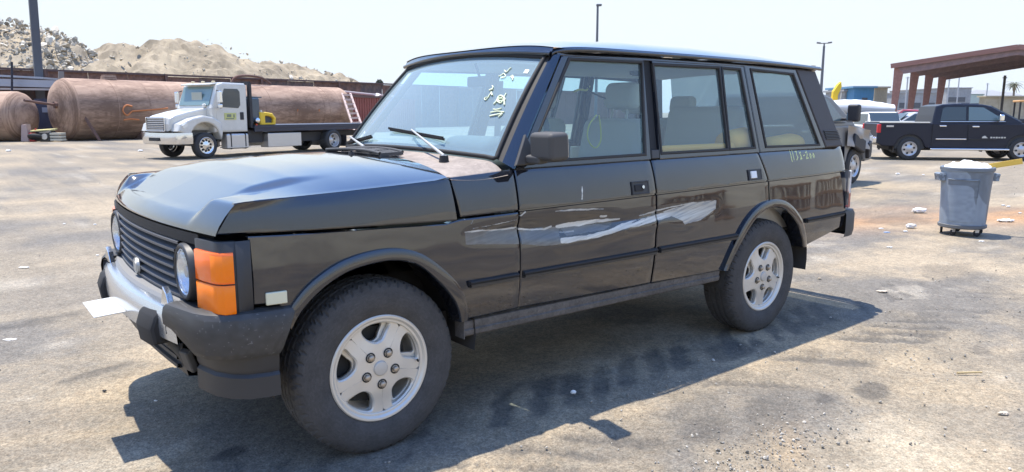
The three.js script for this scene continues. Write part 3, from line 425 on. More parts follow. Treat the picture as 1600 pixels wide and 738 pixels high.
// ---- front bumper
{
  const bb = z => -0.785 + 0.15 * z * z, line = (z0, z1, n, o = 0) => Array.from({ length: n }, (_, i) => { const z = lerp(z0, z1, i / (n - 1)); return [bb(z) + o, z]; });
  const fb = mk('front_bumper', [sweepPlan(line(-0.66, 0.66, 24), [[0, 0.555], [0.004, 0.60], [0.0, 0.645], [-0.014, 0.668], [-0.04, 0.676], [-0.085, 0.676], [-0.085, 0.555]])], M.bumper, car);
  mk('bumper_apron', sweepPlan(line(-0.66, 0.66, 24), [[-0.05, 0.678], [-0.06, 0.69], [-0.11, 0.687], [-0.11, 0.66], [-0.05, 0.66]]), std([0.20, 0.2, 0.2], 0.6), fb);
  for (const z of [0.43, -0.43]) { // black overriders and the small upright tabs on the bar
    const t = mk('overrider', creased(new THREE.ExtrudeGeometry(shapeOf([[-0.055, -0.075], [0.04, -0.075], [0.05, 0.06], [-0.01, 0.075], [-0.045, 0.045], [-0.065, -0.01]]), { depth: 0.14, bevelEnabled: true, bevelThickness: 0.028, bevelSize: 0.02, bevelSegments: 2 }), 30).translate(0, 0, -0.07).applyMatrix4(M4([bb(z) + 0.028, 0.59, z], [0, z * 0.25, 0], [0.7, 0.74, 0.86])), M.rubber, fb); t.userData = {};
    mk('bumper_tab', ext([[-0.04, 0], [0.04, 0], [0.012, 0.072], [-0.016, 0.05]], 0.024, 0.003).applyMatrix4(M4([bb(z) + 0.045, 0.674, z + 0.1 * Math.sign(z)], [0, Math.PI / 2 + 0.1, 0])), M.chrome, fb);
  }
  for (const s of [1, -1]) {
    const F = g => (s > 0 ? g : flip(g));
    const cap = [[bb(0.575), 0.575], [bb(0.64), 0.64], [bb(0.70) + 0.004, 0.70], [-0.690, 0.76], [-0.662, 0.815], [-0.625, 0.855], [-0.57, 0.882], [-0.48, 0.898], [-0.40, 0.904], [-0.365, 0.904]];
    const pr = [[-0.03, 0.520], [0.0, 0.526], [0.010, 0.545], [0.012, 0.615], [0.006, 0.668], [-0.006, 0.686], [-0.03, 0.695], [-0.09, 0.69]];
    const g = sweepPlan(cap, pr, false), p = g.attributes.position; for (let i = 0; i < p.count; i++) { const zz = p.getZ(i), f = 1 - sstep(0.6, 0.80, zz); if (p.getX(i) < -0.63) p.setY(i, p.getY(i) + f * 0.115 * (0.695 - p.getY(i)) / 0.235); } // the rear edge leans forward towards the ground
    for (let i = 0; i < p.count; i++) if (p.getX(i) > -0.48) p.setX(i, p.getX(i) - Math.max(0, 0.69 - p.getY(i)) * 0.42 * (p.getX(i) + 0.48) / 0.115);
    mk('bumper_end_cap', F(merge([g, sweepPlan(cap.slice(0, 2).map((q, i) => [q[0] + i * 0.004, 0.572 + i * 0.006]), [[-0.09, 0.575], [0.01, 0.58], [0.012, 0.63], [0.0, 0.68], [-0.09, 0.685]])])), std([1, 1, 1], 0.5, 0, { map: (() => { const a = tnoise(512, 7, 91), b = tnoise(512, 60, 92), c = tnoise(512, 150, 93); return tex(512, 512, (u, v) => { const q = 0.2 + 0.05 * (a(u, v) - 0.5) + 0.05 * (b(u, v) - 0.5) + (c(u, v) > 0.92 && a(u, v) > 0.55 ? 0.14 : 0); return [q * 1.01, q, q * 0.99]; }); })() }), fb, s > 0 ? 'dusty dark end cap with a torn corner' : undefined);
    const val = [[-0.635, 0.62], [-0.625, 0.68], [-0.61, 0.75], [-0.575, 0.81], [-0.53, 0.85], [-0.47, 0.868], [-0.43, 0.872]];
    mk('lower_valance', F(sweepPlan(val, [[-0.03, 0.352], [0.014, 0.362], [0.014, 0.44], [0.004, 0.452], [0.012, 0.47], [0.02, 0.54], [-0.03, 0.54]])), M.plastic, fb);
    mk('valance_bracket', F(merge([rod([-0.70, 0.52, 0.46], [-0.63, 0.40, 0.52], 0.018, 10), box(0.03, 0.09, 0.06, -0.66, 0.455, 0.56, 0.008, [0, 0.2, 0.3]), cyl(0.018, 0.018, 0.02, 12, -0.69, 0.5, 0.42, [0, 0, 1.3])])), M.plasticGrey, fb);
  }
  const val2 = Array.from({ length: 20 }, (_, i) => { const z = lerp(-0.52, 0.52, i / 19); return [-0.672 + 0.06 * z * z, z]; });
  mk('lower_valance', sweepPlan(val2, [[-0.05, 0.37], [0.0, 0.38], [0.02, 0.47], [0.005, 0.56], [-0.05, 0.56]]), M.plastic, fb);
  const slots = []; for (let k = 0; k < 3; k++) slots.push(sweepPlan(val2.slice(11, 19), [[0.004, 0.40 + k * 0.035], [0.022, 0.404 + k * 0.035], [0.022, 0.418 + k * 0.035], [0.004, 0.42 + k * 0.035]]));
  mk('intake_bars', slots, M.plasticGrey, fb);
  const lp = new THREE.Group(); lp.name = 'licence_plate'; lp.position.set(-0.842, 0.578, 0.0); lp.rotation.set(0.0, -0.02, 0.06); fb.add(lp);
  mk('plate_sheet', box(0.118, 0.004, 0.30, 0, 0, 0, 0.0018), std([0.5, 0.5, 0.48], 0.45), lp); mk('plate_bracket', [box(0.10, 0.006, 0.05, 0.07, -0.008, 0.05), box(0.10, 0.006, 0.05, 0.07, -0.008, -0.05)], M.plastic, lp);
}
// ---- rear bumper, tail lamps, tailgate
{
  const cap = [[3.68, 0.872], [3.76, 0.868], [3.83, 0.855], [3.885, 0.82], [3.91, 0.75], [3.92, 0.6], [3.92, 0]];
  const full = [...cap, ...cap.slice(0, -1).reverse().map(([x, z]) => [x, -z])].map(([x, z]) => [x, z]).reverse();
  const prof = [[-0.03, 0.505], [0.005, 0.515], [0.015, 0.56], [0.015, 0.675], [0.004, 0.70], [-0.07, 0.702]];
  const g = sweepPlan(full.reverse(), prof, false); mk('rear_bumper', g, M.plasticGrey, car);
  const back = patch((u, v) => { const z = lerp(-0.80, 0.80, u), y = lerp(0.62, 1.15, v); return [3.80 + 0.02 * (1 - (z / 0.8) ** 4), y, z * lerp(1, 0.97, v)]; }, 16, 4), tg = mk('tailgate', back, M.paint, car);
  mk('tailgate_glass', patch((u, v) => { const z = lerp(-0.66, 0.66, u), y = lerp(1.16, 1.69, v); return [3.77 - 0.24 * v, y, z * lerp(1.12, 0.92, v)]; }, 8, 4), phy([0.4, 0.48, 0.5], 0.0, 0, { transmission: 0.45, thickness: 0 }), tg);
  mk('tailgate_rail', beam([3.52, 1.695, -0.66], [3.52, 1.695, 0.66], 0.04, 0.03), M.paint, tg);
  for (const s of [1, -1]) {
    const F = q => (s > 0 ? q : flip(q)), rows = (y0, y1, o) => creased(gridGeo([[y0, 0], [y0 + 0.004, o], [y1 - 0.004, o], [y1, 0]].map(([y, d]) => [[3.705, 0.866], [3.745, 0.857], [3.785, 0.832], [3.812, 0.79], [3.825, 0.72]].map(([x, z]) => [x + d * 0.5, y, z + d]))), 40);
    const tl = mk('tail_lamp', F(rows(0.715, 0.985, 0.012)), M.lensPale, car); mk('red_lens', F(rows(0.722, 0.83, 0.0135)), M.red, tl);
  }
}
// ---- underbody, wheel wells, axles
mk('underbody', [box(4.0, 0.06, 1.3, 1.55, 0.45, 0), box(4.1, 0.12, 0.09, 1.5, 0.44, 0.42, 0.01), box(4.1, 0.12, 0.09, 1.5, 0.44, -0.42, 0.01), rod([0, 0.36, -0.62], [0, 0.36, 0.62], 0.05, 12), rod([2.743, 0.36, -0.62], [2.743, 0.36, 0.62], 0.05, 12), new THREE.SphereGeometry(0.14, 16, 12).translate(0, 0.36, -0.15), new THREE.SphereGeometry(0.14, 16, 12).translate(2.743, 0.36, 0.0), box(0.9, 0.3, 1.0, -0.05, 0.66, 0), rod([2.0, 0.36, -0.3], [3.6, 0.42, -0.35], 0.03, 10), box(0.7, 0.2, 0.6, 1.1, 0.4, -0.1, 0.04)], M.under, car);
for (const x of [0, 2.743]) for (const s of [1, -1]) {
  const a = x ? 0.46 : 0.46, arc = Array.from({ length: 22 }, (_, i) => { const t = lerp(-0.18, Math.PI + 0.18, i / 21); return [x + Math.cos(t) * a, 0.42 + Math.sin(t) * (x ? 0.42 : 0.41)]; });
  const w = creased(gridGeo([s * 0.878, s * 0.5].map(z => arc.map(([px, py]) => [px, py, z]))), 40), b = new THREE.ShapeGeometry(shapeOf(arc)).translate(0, 0, s * 0.5);
  mk('wheel_well', [w, b], M.under, car);
}
// ---- wheels
function makeWheel() {
  const w = new THREE.Group(); w.name = 'wheel'; const N = 260;
  const prof = [[-0.085, 0.205], [-0.100, 0.222], [-0.114, 0.25], [-0.119, 0.282], [-0.116, 0.315], [-0.108, 0.337], [-0.100, 0.348], [-0.094, 0.3545], [-0.08, 0.3615], [-0.062, 0.364], [-0.046, 0.3652], [-0.042, 0.357], [-0.034, 0.357], [-0.030, 0.3656], [-0.006, 0.366], [-0.003, 0.358], [0.003, 0.358], [0.006, 0.366], [0.030, 0.3656], [0.034, 0.357], [0.042, 0.357], [0.046, 0.3652], [0.062, 0.364], [0.08, 0.3615], [0.094, 0.3545], [0.100, 0.348], [0.108, 0.337], [0.116, 0.315], [0.119, 0.282], [0.114, 0.25], [0.100, 0.222], [0.085, 0.205]];
  const R = rnd(99), rows = prof.map(([z, r]) => Array.from({ length: N + 1 }, (_, i) => {
    const a = i / N * Math.PI * 2, k = i % 5, az = Math.abs(z); let q = r;
    if (az > 0.05 && az < 0.103 && r > 0.345) { const ph = (i + Math.round((z + 0.12) * 40) + (z > 0 ? 2 : 0)) % 5; if (ph === 0) q -= 0.007; }
    else if (r > 0.36 && az < 0.047) { if ((i + Math.round(z * 60) + 100) % 7 === 0) q -= 0.005; }
    if (az > 0.112 && r > 0.29 && r < 0.33) q += 0.0006 * ((i % 3) - 1);
    let x = Math.cos(a) * q, y = Math.sin(a) * q, zz = z; if (y < -0.3545) { zz *= 1 + (-0.3545 - y) * 4; y = -0.3545; } else if (y < -0.3 && r > 0.24) zz *= 1 + 0.03 * (-0.3 - y) / 0.05;
    return [x, y, zz];
  }));
  mk('tyre', creased(gridGeo(rows, (q, i, j) => [i / N * 8, j / 4]), 24), std([0.5, 0.5, 0.5], 0.82, 0, { map: grainTex(71, 0.37, 0.1, { f: [4, 20, 90, 220], tint: [1, 0.98, 0.97] }), bumpMap: grainTex(72, 0.5, 0.5, { srgb: false }), bumpScale: 0.0006 }), w);
  const L = (pts, n = 64) => creased(new THREE.LatheGeometry(pts.map(q => new THREE.Vector2(...q)), n).rotateX(Math.PI / 2), 26);
  const rim = mk('rim', L([[0.203, 0.070], [0.219, 0.086], [0.2235, 0.096], [0.2235, 0.103], [0.219, 0.107], [0.211, 0.106], [0.205, 0.100], [0.2025, 0.097], [0.195, 0.0965], [0.192, 0.0945], [0.1895, 0.070], [0.1885, -0.07], [0.21, -0.09]], 96), M.silver, w);
  const pol = (r, a) => [Math.cos(a) * r, Math.sin(a) * r], D = Math.PI / 180;
  const win = (c, k, g) => { const P = [[0.182 + g, -21 - g * 300], [0.186 + g, -8], [0.186 + g, 8], [0.180 + g, 19 + g * 200], [0.155, 20 + g * 330], [0.128, 15 + g * 350], [0.112 - g, 5], [0.111 - g * 1.4, -4], [0.118 - g, -11 - g * 200], [0.145, -17 - g * 260]]; const pts = P.map(([r, a]) => V3(...pol(r, (c + a * k) * D), 0)); return new THREE.CatmullRomCurve3(pts, true, 'centripetal').getPoints(40).slice(0, 40).map(p => [p.x, p.y]).reverse(); };
  const cs = [0, 1, 2, 3, 4].map(k => 22 + 72 * k), disc = r => Array.from({ length: 72 }, (_, i) => pol(r, i * 5 * D));
  const sector = (c, hole, R, r0) => { // wedge of the wheel face round one opening
    const h = hole.map(p => p), cx = h.reduce((q, p) => q + p[0], 0) / h.length, cy = h.reduce((q, p) => q + p[1], 0) / h.length, ca = c * D;
    const edge = h.map(([x, y]) => { let dx = x - cx, dy = y - cy; const L = Math.hypot(dx, dy); dx /= L; dy /= L; let t = 0; for (let k = 0; k < 400; k++) { const X = cx + dx * (t + 0.001), Y = cy + dy * (t + 0.001), r = Math.hypot(X, Y); let da = Math.atan2(Y, X) - ca; da = Math.atan2(Math.sin(da), Math.cos(da)); if (r > R || r < r0 || Math.abs(da) > 36.05 * D) break; t += 0.001; } return [cx + dx * t, cy + dy * t]; });
    return edge;
  };
  const plate = (wf, R, r0, depth, b) => merge([...cs.map(c => { const hole = wf(c), e = sector(c, hole, R, r0); return ringGeo(e, hole, depth, b, 0.0002); }), new THREE.CircleGeometry(r0 + 0.003, 48).translate(0, 0, depth / 2 - 0.0003)]);
  const face = plate(c => win(c, 1, 0.0), 0.1925, 0.05, 0.022, 0.006), back = plate(c => win(c + 4, 0.88, -0.002), 0.190, 0.05, 0.02, 0.004);
  const dish = g => { const p = g.attributes.position; for (let i = 0; i < p.count; i++) { const r = Math.hypot(p.getX(i), p.getY(i)); p.setZ(i, p.getZ(i) + 0.012 * (1 - sstep(0.07, 0.17, r))); } g = mergeVertices(new THREE.BufferGeometry().setAttribute('position', g.attributes.position), 1e-4); g.computeVertexNormals(); return g; };
  mk('spoke_face', [creased(dish(face).translate(0, 0, 0.078), 35), dish(back).translate(0, 0, 0.052)], M.silver, rim);
  mk('brake_drum', L([[0.0, 0.02], [0.16, 0.02], [0.165, -0.03]], 32), M.under, rim);
  for (let k = 0; k < 5; k++) { const a = (58 + 72 * k) * D, [x, y] = pol(0.0685, a); mk('lug_nut', [cyl(0.0135, 0.0145, 0.022, 6, x, y, 0.103, [Math.PI / 2, 0.2 * k, 0]), new THREE.SphereGeometry(0.0125, 12, 8).applyMatrix4(M4([x, y, 0.113], [0, 0, 0], [1, 1, 0.5]))], M.nut, rim); mk('nut_recess', new THREE.RingGeometry(0.0155, 0.0215, 20).translate(x, y, 0.1018), M.black, rim); }
  mk('centre_cap', new THREE.LatheGeometry([[0.0, 0.111], [0.026, 0.109], [0.031, 0.106], [0.0325, 0.098]].map(q => new THREE.Vector2(...q)), 32).rotateX(Math.PI / 2), M.cap, rim);
  mk('valve_stem', rod([...pol(0.183, -2 * D), 0.088], [...pol(0.176, -2 * D), 0.106], 0.0045, 8), M.rubber, rim);
  return w;
}
{
  const w0 = makeWheel(); w0.position.set(0, 0.357, 0.748); car.add(w0);
  for (const [x, s, t] of [[2.743, 1, 0.35], [0, -1, 0.2], [2.743, -1, 0.6]]) { const w = w0.clone(); w.position.set(x, 0.357, 0.748 * s); if (s < 0) w.rotation.y = Math.PI; w.name = 'wheel'; for (const c of w.children) if (c.name === 'rim') c.rotation.z = -t * 0.4; car.add(w); }
}
// ---- mirrors, wipers
mk('rubber_stop', [new THREE.SphereGeometry(0.024, 16, 10).applyMatrix4(M4([0.62, 1.142, -0.735], [0, 0, 0], [1, 0.8, 1])), cyl(0.012, 0.014, 0.03, 10, 0.62, 1.12, -0.735)], std([0.6, 0.55, 0.45], 0.6), car);
for (const s of [1]) {
  const F = g => (s > 0 ? g : flip(g));
  const mir = mk('door_mirror', F(merge([box(0.105, 0.125, 0.175, 0.815, 1.24, 0.957, 0.022, [0, -0.12, 0.06])])), M.plasticGrey, car);
  mk('mirror_foot', F(merge([box(0.06, 0.04, 0.10, 0.80, 1.18, 0.89, 0.012, [0, 0, 0.1]), ext([[0.715, S(1.148)], [0.845, S(1.15)], [0.842, S(1.19)], [0.80, S(1.285)]], 0.02, 0.005).translate(0, 0, 0.012).applyMatrix4(GH)])), M.plasticGrey, mir);
  mk('mirror_glass', F(box(0.003, 0.10, 0.15, 0.868, 1.243, 0.96, 0.001, [0, -0.12, 0.06])), M.chrome, mir);
}
for (const [pv, el, tip] of [[[0.525, 1.176, 0.545], [0.60, 1.26, 0.415], 1], [[0.525, 1.19, -0.25], [0.585, 1.245, -0.52], -1]]) {
  const off = (p, d) => [p[0] - 0.7 * d, p[1] + 0.7 * d, p[2]], G = (x, y, d = 0.02) => off(onScreen(x, y), d), dull = std([0.42, 0.42, 0.41], 0.5, 0.4);
  const end = tip > 0 ? G(648, 208, 0.024) : G(552, 219, 0.024), arm = mk('wiper_arm', [rod([pv[0], pv[1] - 0.02, pv[2]], [pv[0], pv[1] + 0.016, pv[2]], 0.014, 12), rod([pv[0], pv[1] + 0.014, pv[2]], end, 0.008, 8, 0.005)], dull, car);
  const a = tip > 0 ? G(612, 205) : G(540, 224), b = tip > 0 ? G(697, 222) : G(584, 216), m = [0, 1, 2].map(i => (a[i] + b[i]) / 2);
  mk('wiper_blade', [beam(a, b, 0.007, 0.012), beam([a[0] + 0.008, a[1] - 0.008, a[2]], [b[0] + 0.008, b[1] - 0.008, b[2]], 0.004, 0.012), box(0.03, 0.012, 0.03, m[0], m[1], m[2], 0.003)], M.rubber, arm);
  mk('arm_pivot', cyl(0.02, 0.024, 0.03, 14, ...[pv[0], pv[1], pv[2]]), M.rubber, arm);
}
// ---- cabin
{
  const seatG = (z, w) => [box(0.5, 0.14, w, 1.5, 0.93, z, 0.05, [0, 0, 0.08]), box(0.14, 0.58, w, 1.82, 1.07, z, 0.06, [0, 0, -0.24]), box(0.10, 0.16, w * 0.5, 1.915, 1.485, z, 0.045, [0, 0, -0.15]), rod([1.88, 1.33, z - 0.06], [1.9, 1.46, z - 0.06], 0.008), rod([1.88, 1.33, z + 0.06], [1.9, 1.46, z + 0.06], 0.008)];
  mk('front_seat', seatG(0.37, 0.5), M.seat, car); mk('front_seat', seatG(-0.37, 0.5), M.seat, car);
  const rearS = mk('rear_seat', [box(0.5, 0.14, 1.3, 2.35, 0.93, 0, 0.05), box(0.16, 0.56, 0.62, 2.72, 1.15, 0.36, 0.06, [0, 0, -0.2]), box(0.16, 0.5, 0.62, 2.70, 1.07, -0.33, 0.06, [0, 0, -0.2])], M.seat, car);
  for (const z of [0.12, -0.34]) mk('headrest', box(0.08, 0.12, 0.2, 2.79, 1.44, z, 0.035, [0, 0, -0.15]), M.seat, rearS);
  mk('dashboard', [box(0.34, 0.22, 1.42, 0.86, 1.07, 0, 0.05), box(0.2, 0.14, 0.42, 0.86, 1.2, 0.36, 0.06), box(0.16, 0.10, 0.5, 0.80, 1.14, -0.35, 0.03)], M.dash, car);
  const col = mk('steering_wheel', [new THREE.TorusGeometry(0.19, 0.016, 12, 40).applyMatrix4(M4([1.12, 1.225, 0.37], [0, Math.PI / 2, 0.0]).multiply(M4([0, 0, 0], [0.55, 0, 0]))), box(0.05, 0.1, 0.1, 1.11, 1.215, 0.37, 0.02, [0, 0, 0.5]), beam([1.115, 1.22, 0.2], [1.115, 1.22, 0.54], 0.02, 0.035), rod([0.9, 1.12, 0.37], [1.11, 1.215, 0.37], 0.03, 10)], M.dash, car);
  mk('cabin_floor', [box(2.9, 0.03, 1.5, 2.2, 0.62, 0), box(0.04, 0.5, 1.4, 0.72, 0.86, 0)], M.dash, car);
  for (const s of [1, -1]) mk('door_trim', [box(1.7, 0.5, 0.02, 1.6, 0.88, s * 0.79), box(1.1, 0.5, 0.02, 3.1, 0.88, s * 0.75)], M.liner, car);
  mk('rear_view_mirror', [box(0.03, 0.06, 0.22, 1.12, 1.56, 0.02, 0.012), rod([1.09, 1.66, 0.02], [1.12, 1.58, 0.02], 0.008)], M.rubber, car);
  mk('speaker', [cyl(0.07, 0.07, 0.02, 20, 1.93, 1.615, 0.5), cyl(0.055, 0.055, 0.01, 20, 1.93, 1.604, 0.5)], M.rubber, car);
  mk('foam_padding', [box(0.34, 0.24, 0.16, 2.60, 1.17, 0.69, 0.09, [0.1, 0.1, 0.1]), box(0.46, 0.2, 0.2, 3.15, 1.14, 0.67, 0.09, [0, 0.1, 0.06]), box(0.8, 0.07, 0.05, 2.05, 1.175, 0.775, 0.02)], M.foam, car);
  mk('seat_belt', [beam([2.80, 1.62, 0.58], [3.1, 1.0, 0.5], 0.05, 0.004), beam([1.76, 1.6, -0.62], [1.7, 1.0, -0.6], 0.05, 0.004)], M.dash, car);
  mk('luggage_box', [box(0.5, 0.34, 0.55, 3.2, 0.95, -0.2, 0.02), box(0.4, 0.26, 0.5, 3.32, 1.22, -0.15, 0.03, [0, 0.3, 0])], std([0.35, 0.34, 0.3], 0.9), car);
  const w = (px, py, z) => { const r = ray(px, py); return EYE.clone().addScaledVector(r, (z - EYE.z) / r.z); };
  mk('hanging_wire', [tube([w(897, 143, 0.3), w(906, 140, 0.3), w(916, 141, 0.3), w(921, 135, 0.28)], 0.006, 6), tube([w(936, 180, 0.5), w(939, 205, 0.5), w(938, 222, 0.5), w(931, 231, 0.5), w(923, 226, 0.5), w(918, 213, 0.5), w(921, 195, 0.5), w(932, 180, 0.5)], 0.0045, 6)], M.wire, car, 'yellow wire hanging in a loop');
  mk('crossing_cable', tube([w(918, 130, 0.3), w(922, 142, 0.3), w(932, 148, 0.3), w(946, 154, 0.3)], 0.005, 6), M.rubber, car);
}
// ================================================================ the yard: ground
{
  const axis = (a, b, step, lo, hi) => { const r = []; for (let x = a; x <= b + 1e-6; x += step) r.push(x); let d = step, x = b; while (x < hi) { d *= 1.075; x += d; r.push(x); } d = step; x = a; while (x > lo) { d *= 1.075; x -= d; r.unshift(x); } return r; };
  const X = axis(-2.2, 6.5, 0.03, -4000, 9000), Z = axis(-1.2, 3.2, 0.03, -9000, 3000), nx = X.length, nz = Z.length;
  const pos = new Float32Array(nx * nz * 3), col = new Float32Array(nx * nz * 3), uv = new Float32Array(nx * nz * 2), idx = new Uint32Array((nx - 1) * (nz - 1) * 6);
  const blob = (x, z, cx, cz, rx, rz, a = 0) => { const c = Math.cos(a), s = Math.sin(a), dx = x - cx, dz = z - cz, u = (dx * c + dz * s) / rx, v = (-dx * s + dz * c) / rz; return Math.sqrt(u * u + v * v); };
  const mixc = (c, d, t) => { for (let k = 0; k < 3; k++) c[k] += (d[k] - c[k]) * t; };
  const spots = [[-0.51, 0.49, 0.09, 0.06, 0.9], [2.22, 0.98, 0.22, 0.13, 0.55], [1.22, 1.55, 0.16, 0.1, 0.35], [2.27, 1.8, 0.13, 0.07, 0.6], [1.95, 1.72, 0.1, 0.05, 0.6], [1.66, 1.63, 0.3, 0.17, 0.3], [2.6, 1.3, 0.1, 0.05, 0.35], [-0.9, -2.3, 0.35, 0.09, 0.5], [-0.75, -0.95, 0.24, 0.05, 0.5], [3.4, 1.9, 0.12, 0.06, 0.4], [8.6, -0.9, 0.7, 0.35, 0.35], [5.6, 0.9, 0.5, 0.25, 0.3]];
  for (let j = 0; j < nz; j++) for (let i = 0; i < nx; i++) {
    const x = X[i], z = Z[j], k = j * nx + i, d = Math.hypot(x - EYE.x, z - EYE.z), near = 1 - sstep(14, 30, d);
    const n0 = fbm(x * 0.09 + 3, z * 0.16, 1, 4), n1 = fbm(x * 0.55, z * 0.75, 2.2, 5), n2 = near > 0 ? fbm(x * 2.6, z * 3.4, 5.5, 5) : 0, n3 = near > 0 ? noise(x * 21, z * 24, 8) : 0;
    const c = [0.222, 0.194, 0.150];                                              // dusty packed earth over asphalt
    mixc(c, [0.148, 0.139, 0.124], sstep(0.04, 0.34, n1 + n0 * 0.7 + n2 * 0.5) * 0.95);      // bare asphalt
    mixc(c, [0.33, 0.275, 0.195], sstep(0.02, 0.30, -n1 + n0 * 0.5 + n2 * 0.5) * 0.75);      // pale sand
    mixc(c, [0.34, 0.315, 0.265], sstep(0.18, 0.36, fbm(x * 1.3 + 9, z * 1.7, 3.3, 5)) * 0.5);
    const or = Math.exp(-(((z + 1.35 - (x - 8) * 0.55) / (0.8 + 0.4 * n1)) ** 2)) * sstep(3.5, 6, x) * (1 - sstep(16, 22, x));
    mixc(c, [0.36, 0.215, 0.11], clamp(or * (1.05 + n1)));
    const st = fbm(x * 0.10 + z * 0.05, z * 0.9 - x * 0.4, 7.1, 4); mixc(c, [0.145, 0.135, 0.12], sstep(0.08, 0.3, st) * 0.5);
    mixc(c, [0.34, 0.30, 0.235], Math.exp(-(blob(x, z, 0.6, -11.7, 2.2, 0.35, 0.05) ** 2)) * (0.5 + n2));
    mixc(c, [0.42, 0.37, 0.28], Math.exp(-(blob(x, z, 1.55, 2.25, 0.42, 0.2, -0.4) ** 2)) * clamp(0.8 + n2 * 1.4));
    mixc(c, [0.40, 0.30, 0.18], Math.exp(-(blob(x, z, 1.3, 1.88, 0.2, 0.10, -0.4) ** 2)) * clamp(0.6 + n2 * 2));
    let h = near * (0.006 * n2 + 0.0018 * n3 + 0.010 * n1);
    for (const [cx, cz, rx, rz, a] of spots) { const q = blob(x, z, cx, cz, rx, rz, -0.3) + n2 * 0.7; if (q < 1.2) mixc(c, [0.045, 0.044, 0.044], (1 - sstep(0.75, 1.1, q)) * a); }
    // lug prints of a loader tyre along the car
    if (x > -1.6 && x < 6.2 && z > 0.3 && z < 1.95) {
      const zc = 1.08 + 0.03 * (x - 1), dz = z - zc, side = Math.sign(dz), ad = Math.abs(dz);
      const ph = ((x - ad * 0.9 + (side > 0 ? 0.11 : 0) + 0.07 * noise(x * 1.3, z * 1.5, 40)) / 0.215), id = Math.round(ph), f = Math.abs(ph - id) * 2, rag = n2 * 1.5 + n3 * 0.25, keep = noise(id * 3.7 + 0.5, side * 5.3, 2.5) > -0.12 ? 1 : 0.15;
      const lug = (1 - sstep(0.38, 0.62, f + rag)) * sstep(0.06, 0.12, ad + rag * 0.1) * (1 - sstep(0.40, 0.50, ad + rag * 0.1)) * sstep(-0.35, 0.1, fbm(x * 1.1, z * 1.6, 12, 3) + 0.12) * (1 - sstep(4, 6, x)) * keep;
      h -= 0.009 * lug; mixc(c, [0.09, 0.085, 0.078], lug * 0.75);
    }
    const wheel = [[0, 0.75], [2.743, 0.75], [0, -0.75], [2.743, -0.75]].reduce((m, q) => Math.min(m, Math.hypot(x - q[0], (z - q[1]) * 1.2)), 9); h *= sstep(0.15, 0.5, wheel);
    pos[k * 3] = x; pos[k * 3 + 1] = h; pos[k * 3 + 2] = z; uv[k * 2] = x / 1.9; uv[k * 2 + 1] = z / 1.9;
    const v = 1 + n3 * 0.09; for (let q = 0; q < 3; q++) col[k * 3 + q] = clamp(c[q] * v * [1.84, 1.75, 1.62][q], 0.01, 1);
  }
  let t = 0; for (let j = 0; j < nz - 1; j++) for (let i = 0; i < nx - 1; i++) { const a = j * nx + i; idx[t++] = a; idx[t++] = a + nx; idx[t++] = a + 1; idx[t++] = a + 1; idx[t++] = a + nx; idx[t++] = a + nx + 1; }
  const g = new THREE.BufferGeometry(); g.setAttribute('position', new THREE.BufferAttribute(pos, 3)); g.setAttribute('color', new THREE.BufferAttribute(col, 3)); g.setAttribute('uv', new THREE.BufferAttribute(uv, 2)); g.setIndex(new THREE.BufferAttribute(idx, 1)); g.computeVertexNormals();
  // fine grit: stones and dust in a repeating 1.9 m tile
  const W = 1024, a1 = tnoise(W, 9, 1), a2 = tnoise(W, 37, 2), a3 = tnoise(W, 130, 3), a4 = tnoise(W, 400, 4), a5 = tnoise(W, 300, 5);
  const gritV = (u, v) => { let q = 0.735 + 0.05 * (a1(u, v) - 0.5) + 0.06 * (a2(u, v) - 0.5) + 0.13 * (a3(u, v) - 0.5) + 0.24 * (a4(u, v) - 0.5); const s = a5(u, v); if (s > 0.94) q += 0.2; if (s < 0.05) q -= 0.24; return q; };
  const grit = tex(W, W, (u, v) => { const q = gritV(u, v), w = (a3(u + 0.3, v) - 0.5) * 0.02; return [q + w, q, q - w]; });
  const gritB = tex(512, 512, (u, v) => { const q = clamp(gritV(u, v) - 0.25); return [q, q, q]; }, { srgb: false });
  const gm = new THREE.MeshStandardMaterial({ color: 0xffffff, vertexColors: true, map: grit, bumpMap: gritB, bumpScale: 0.005, roughness: 0.95 });
  setting('ground', g, gm);
}
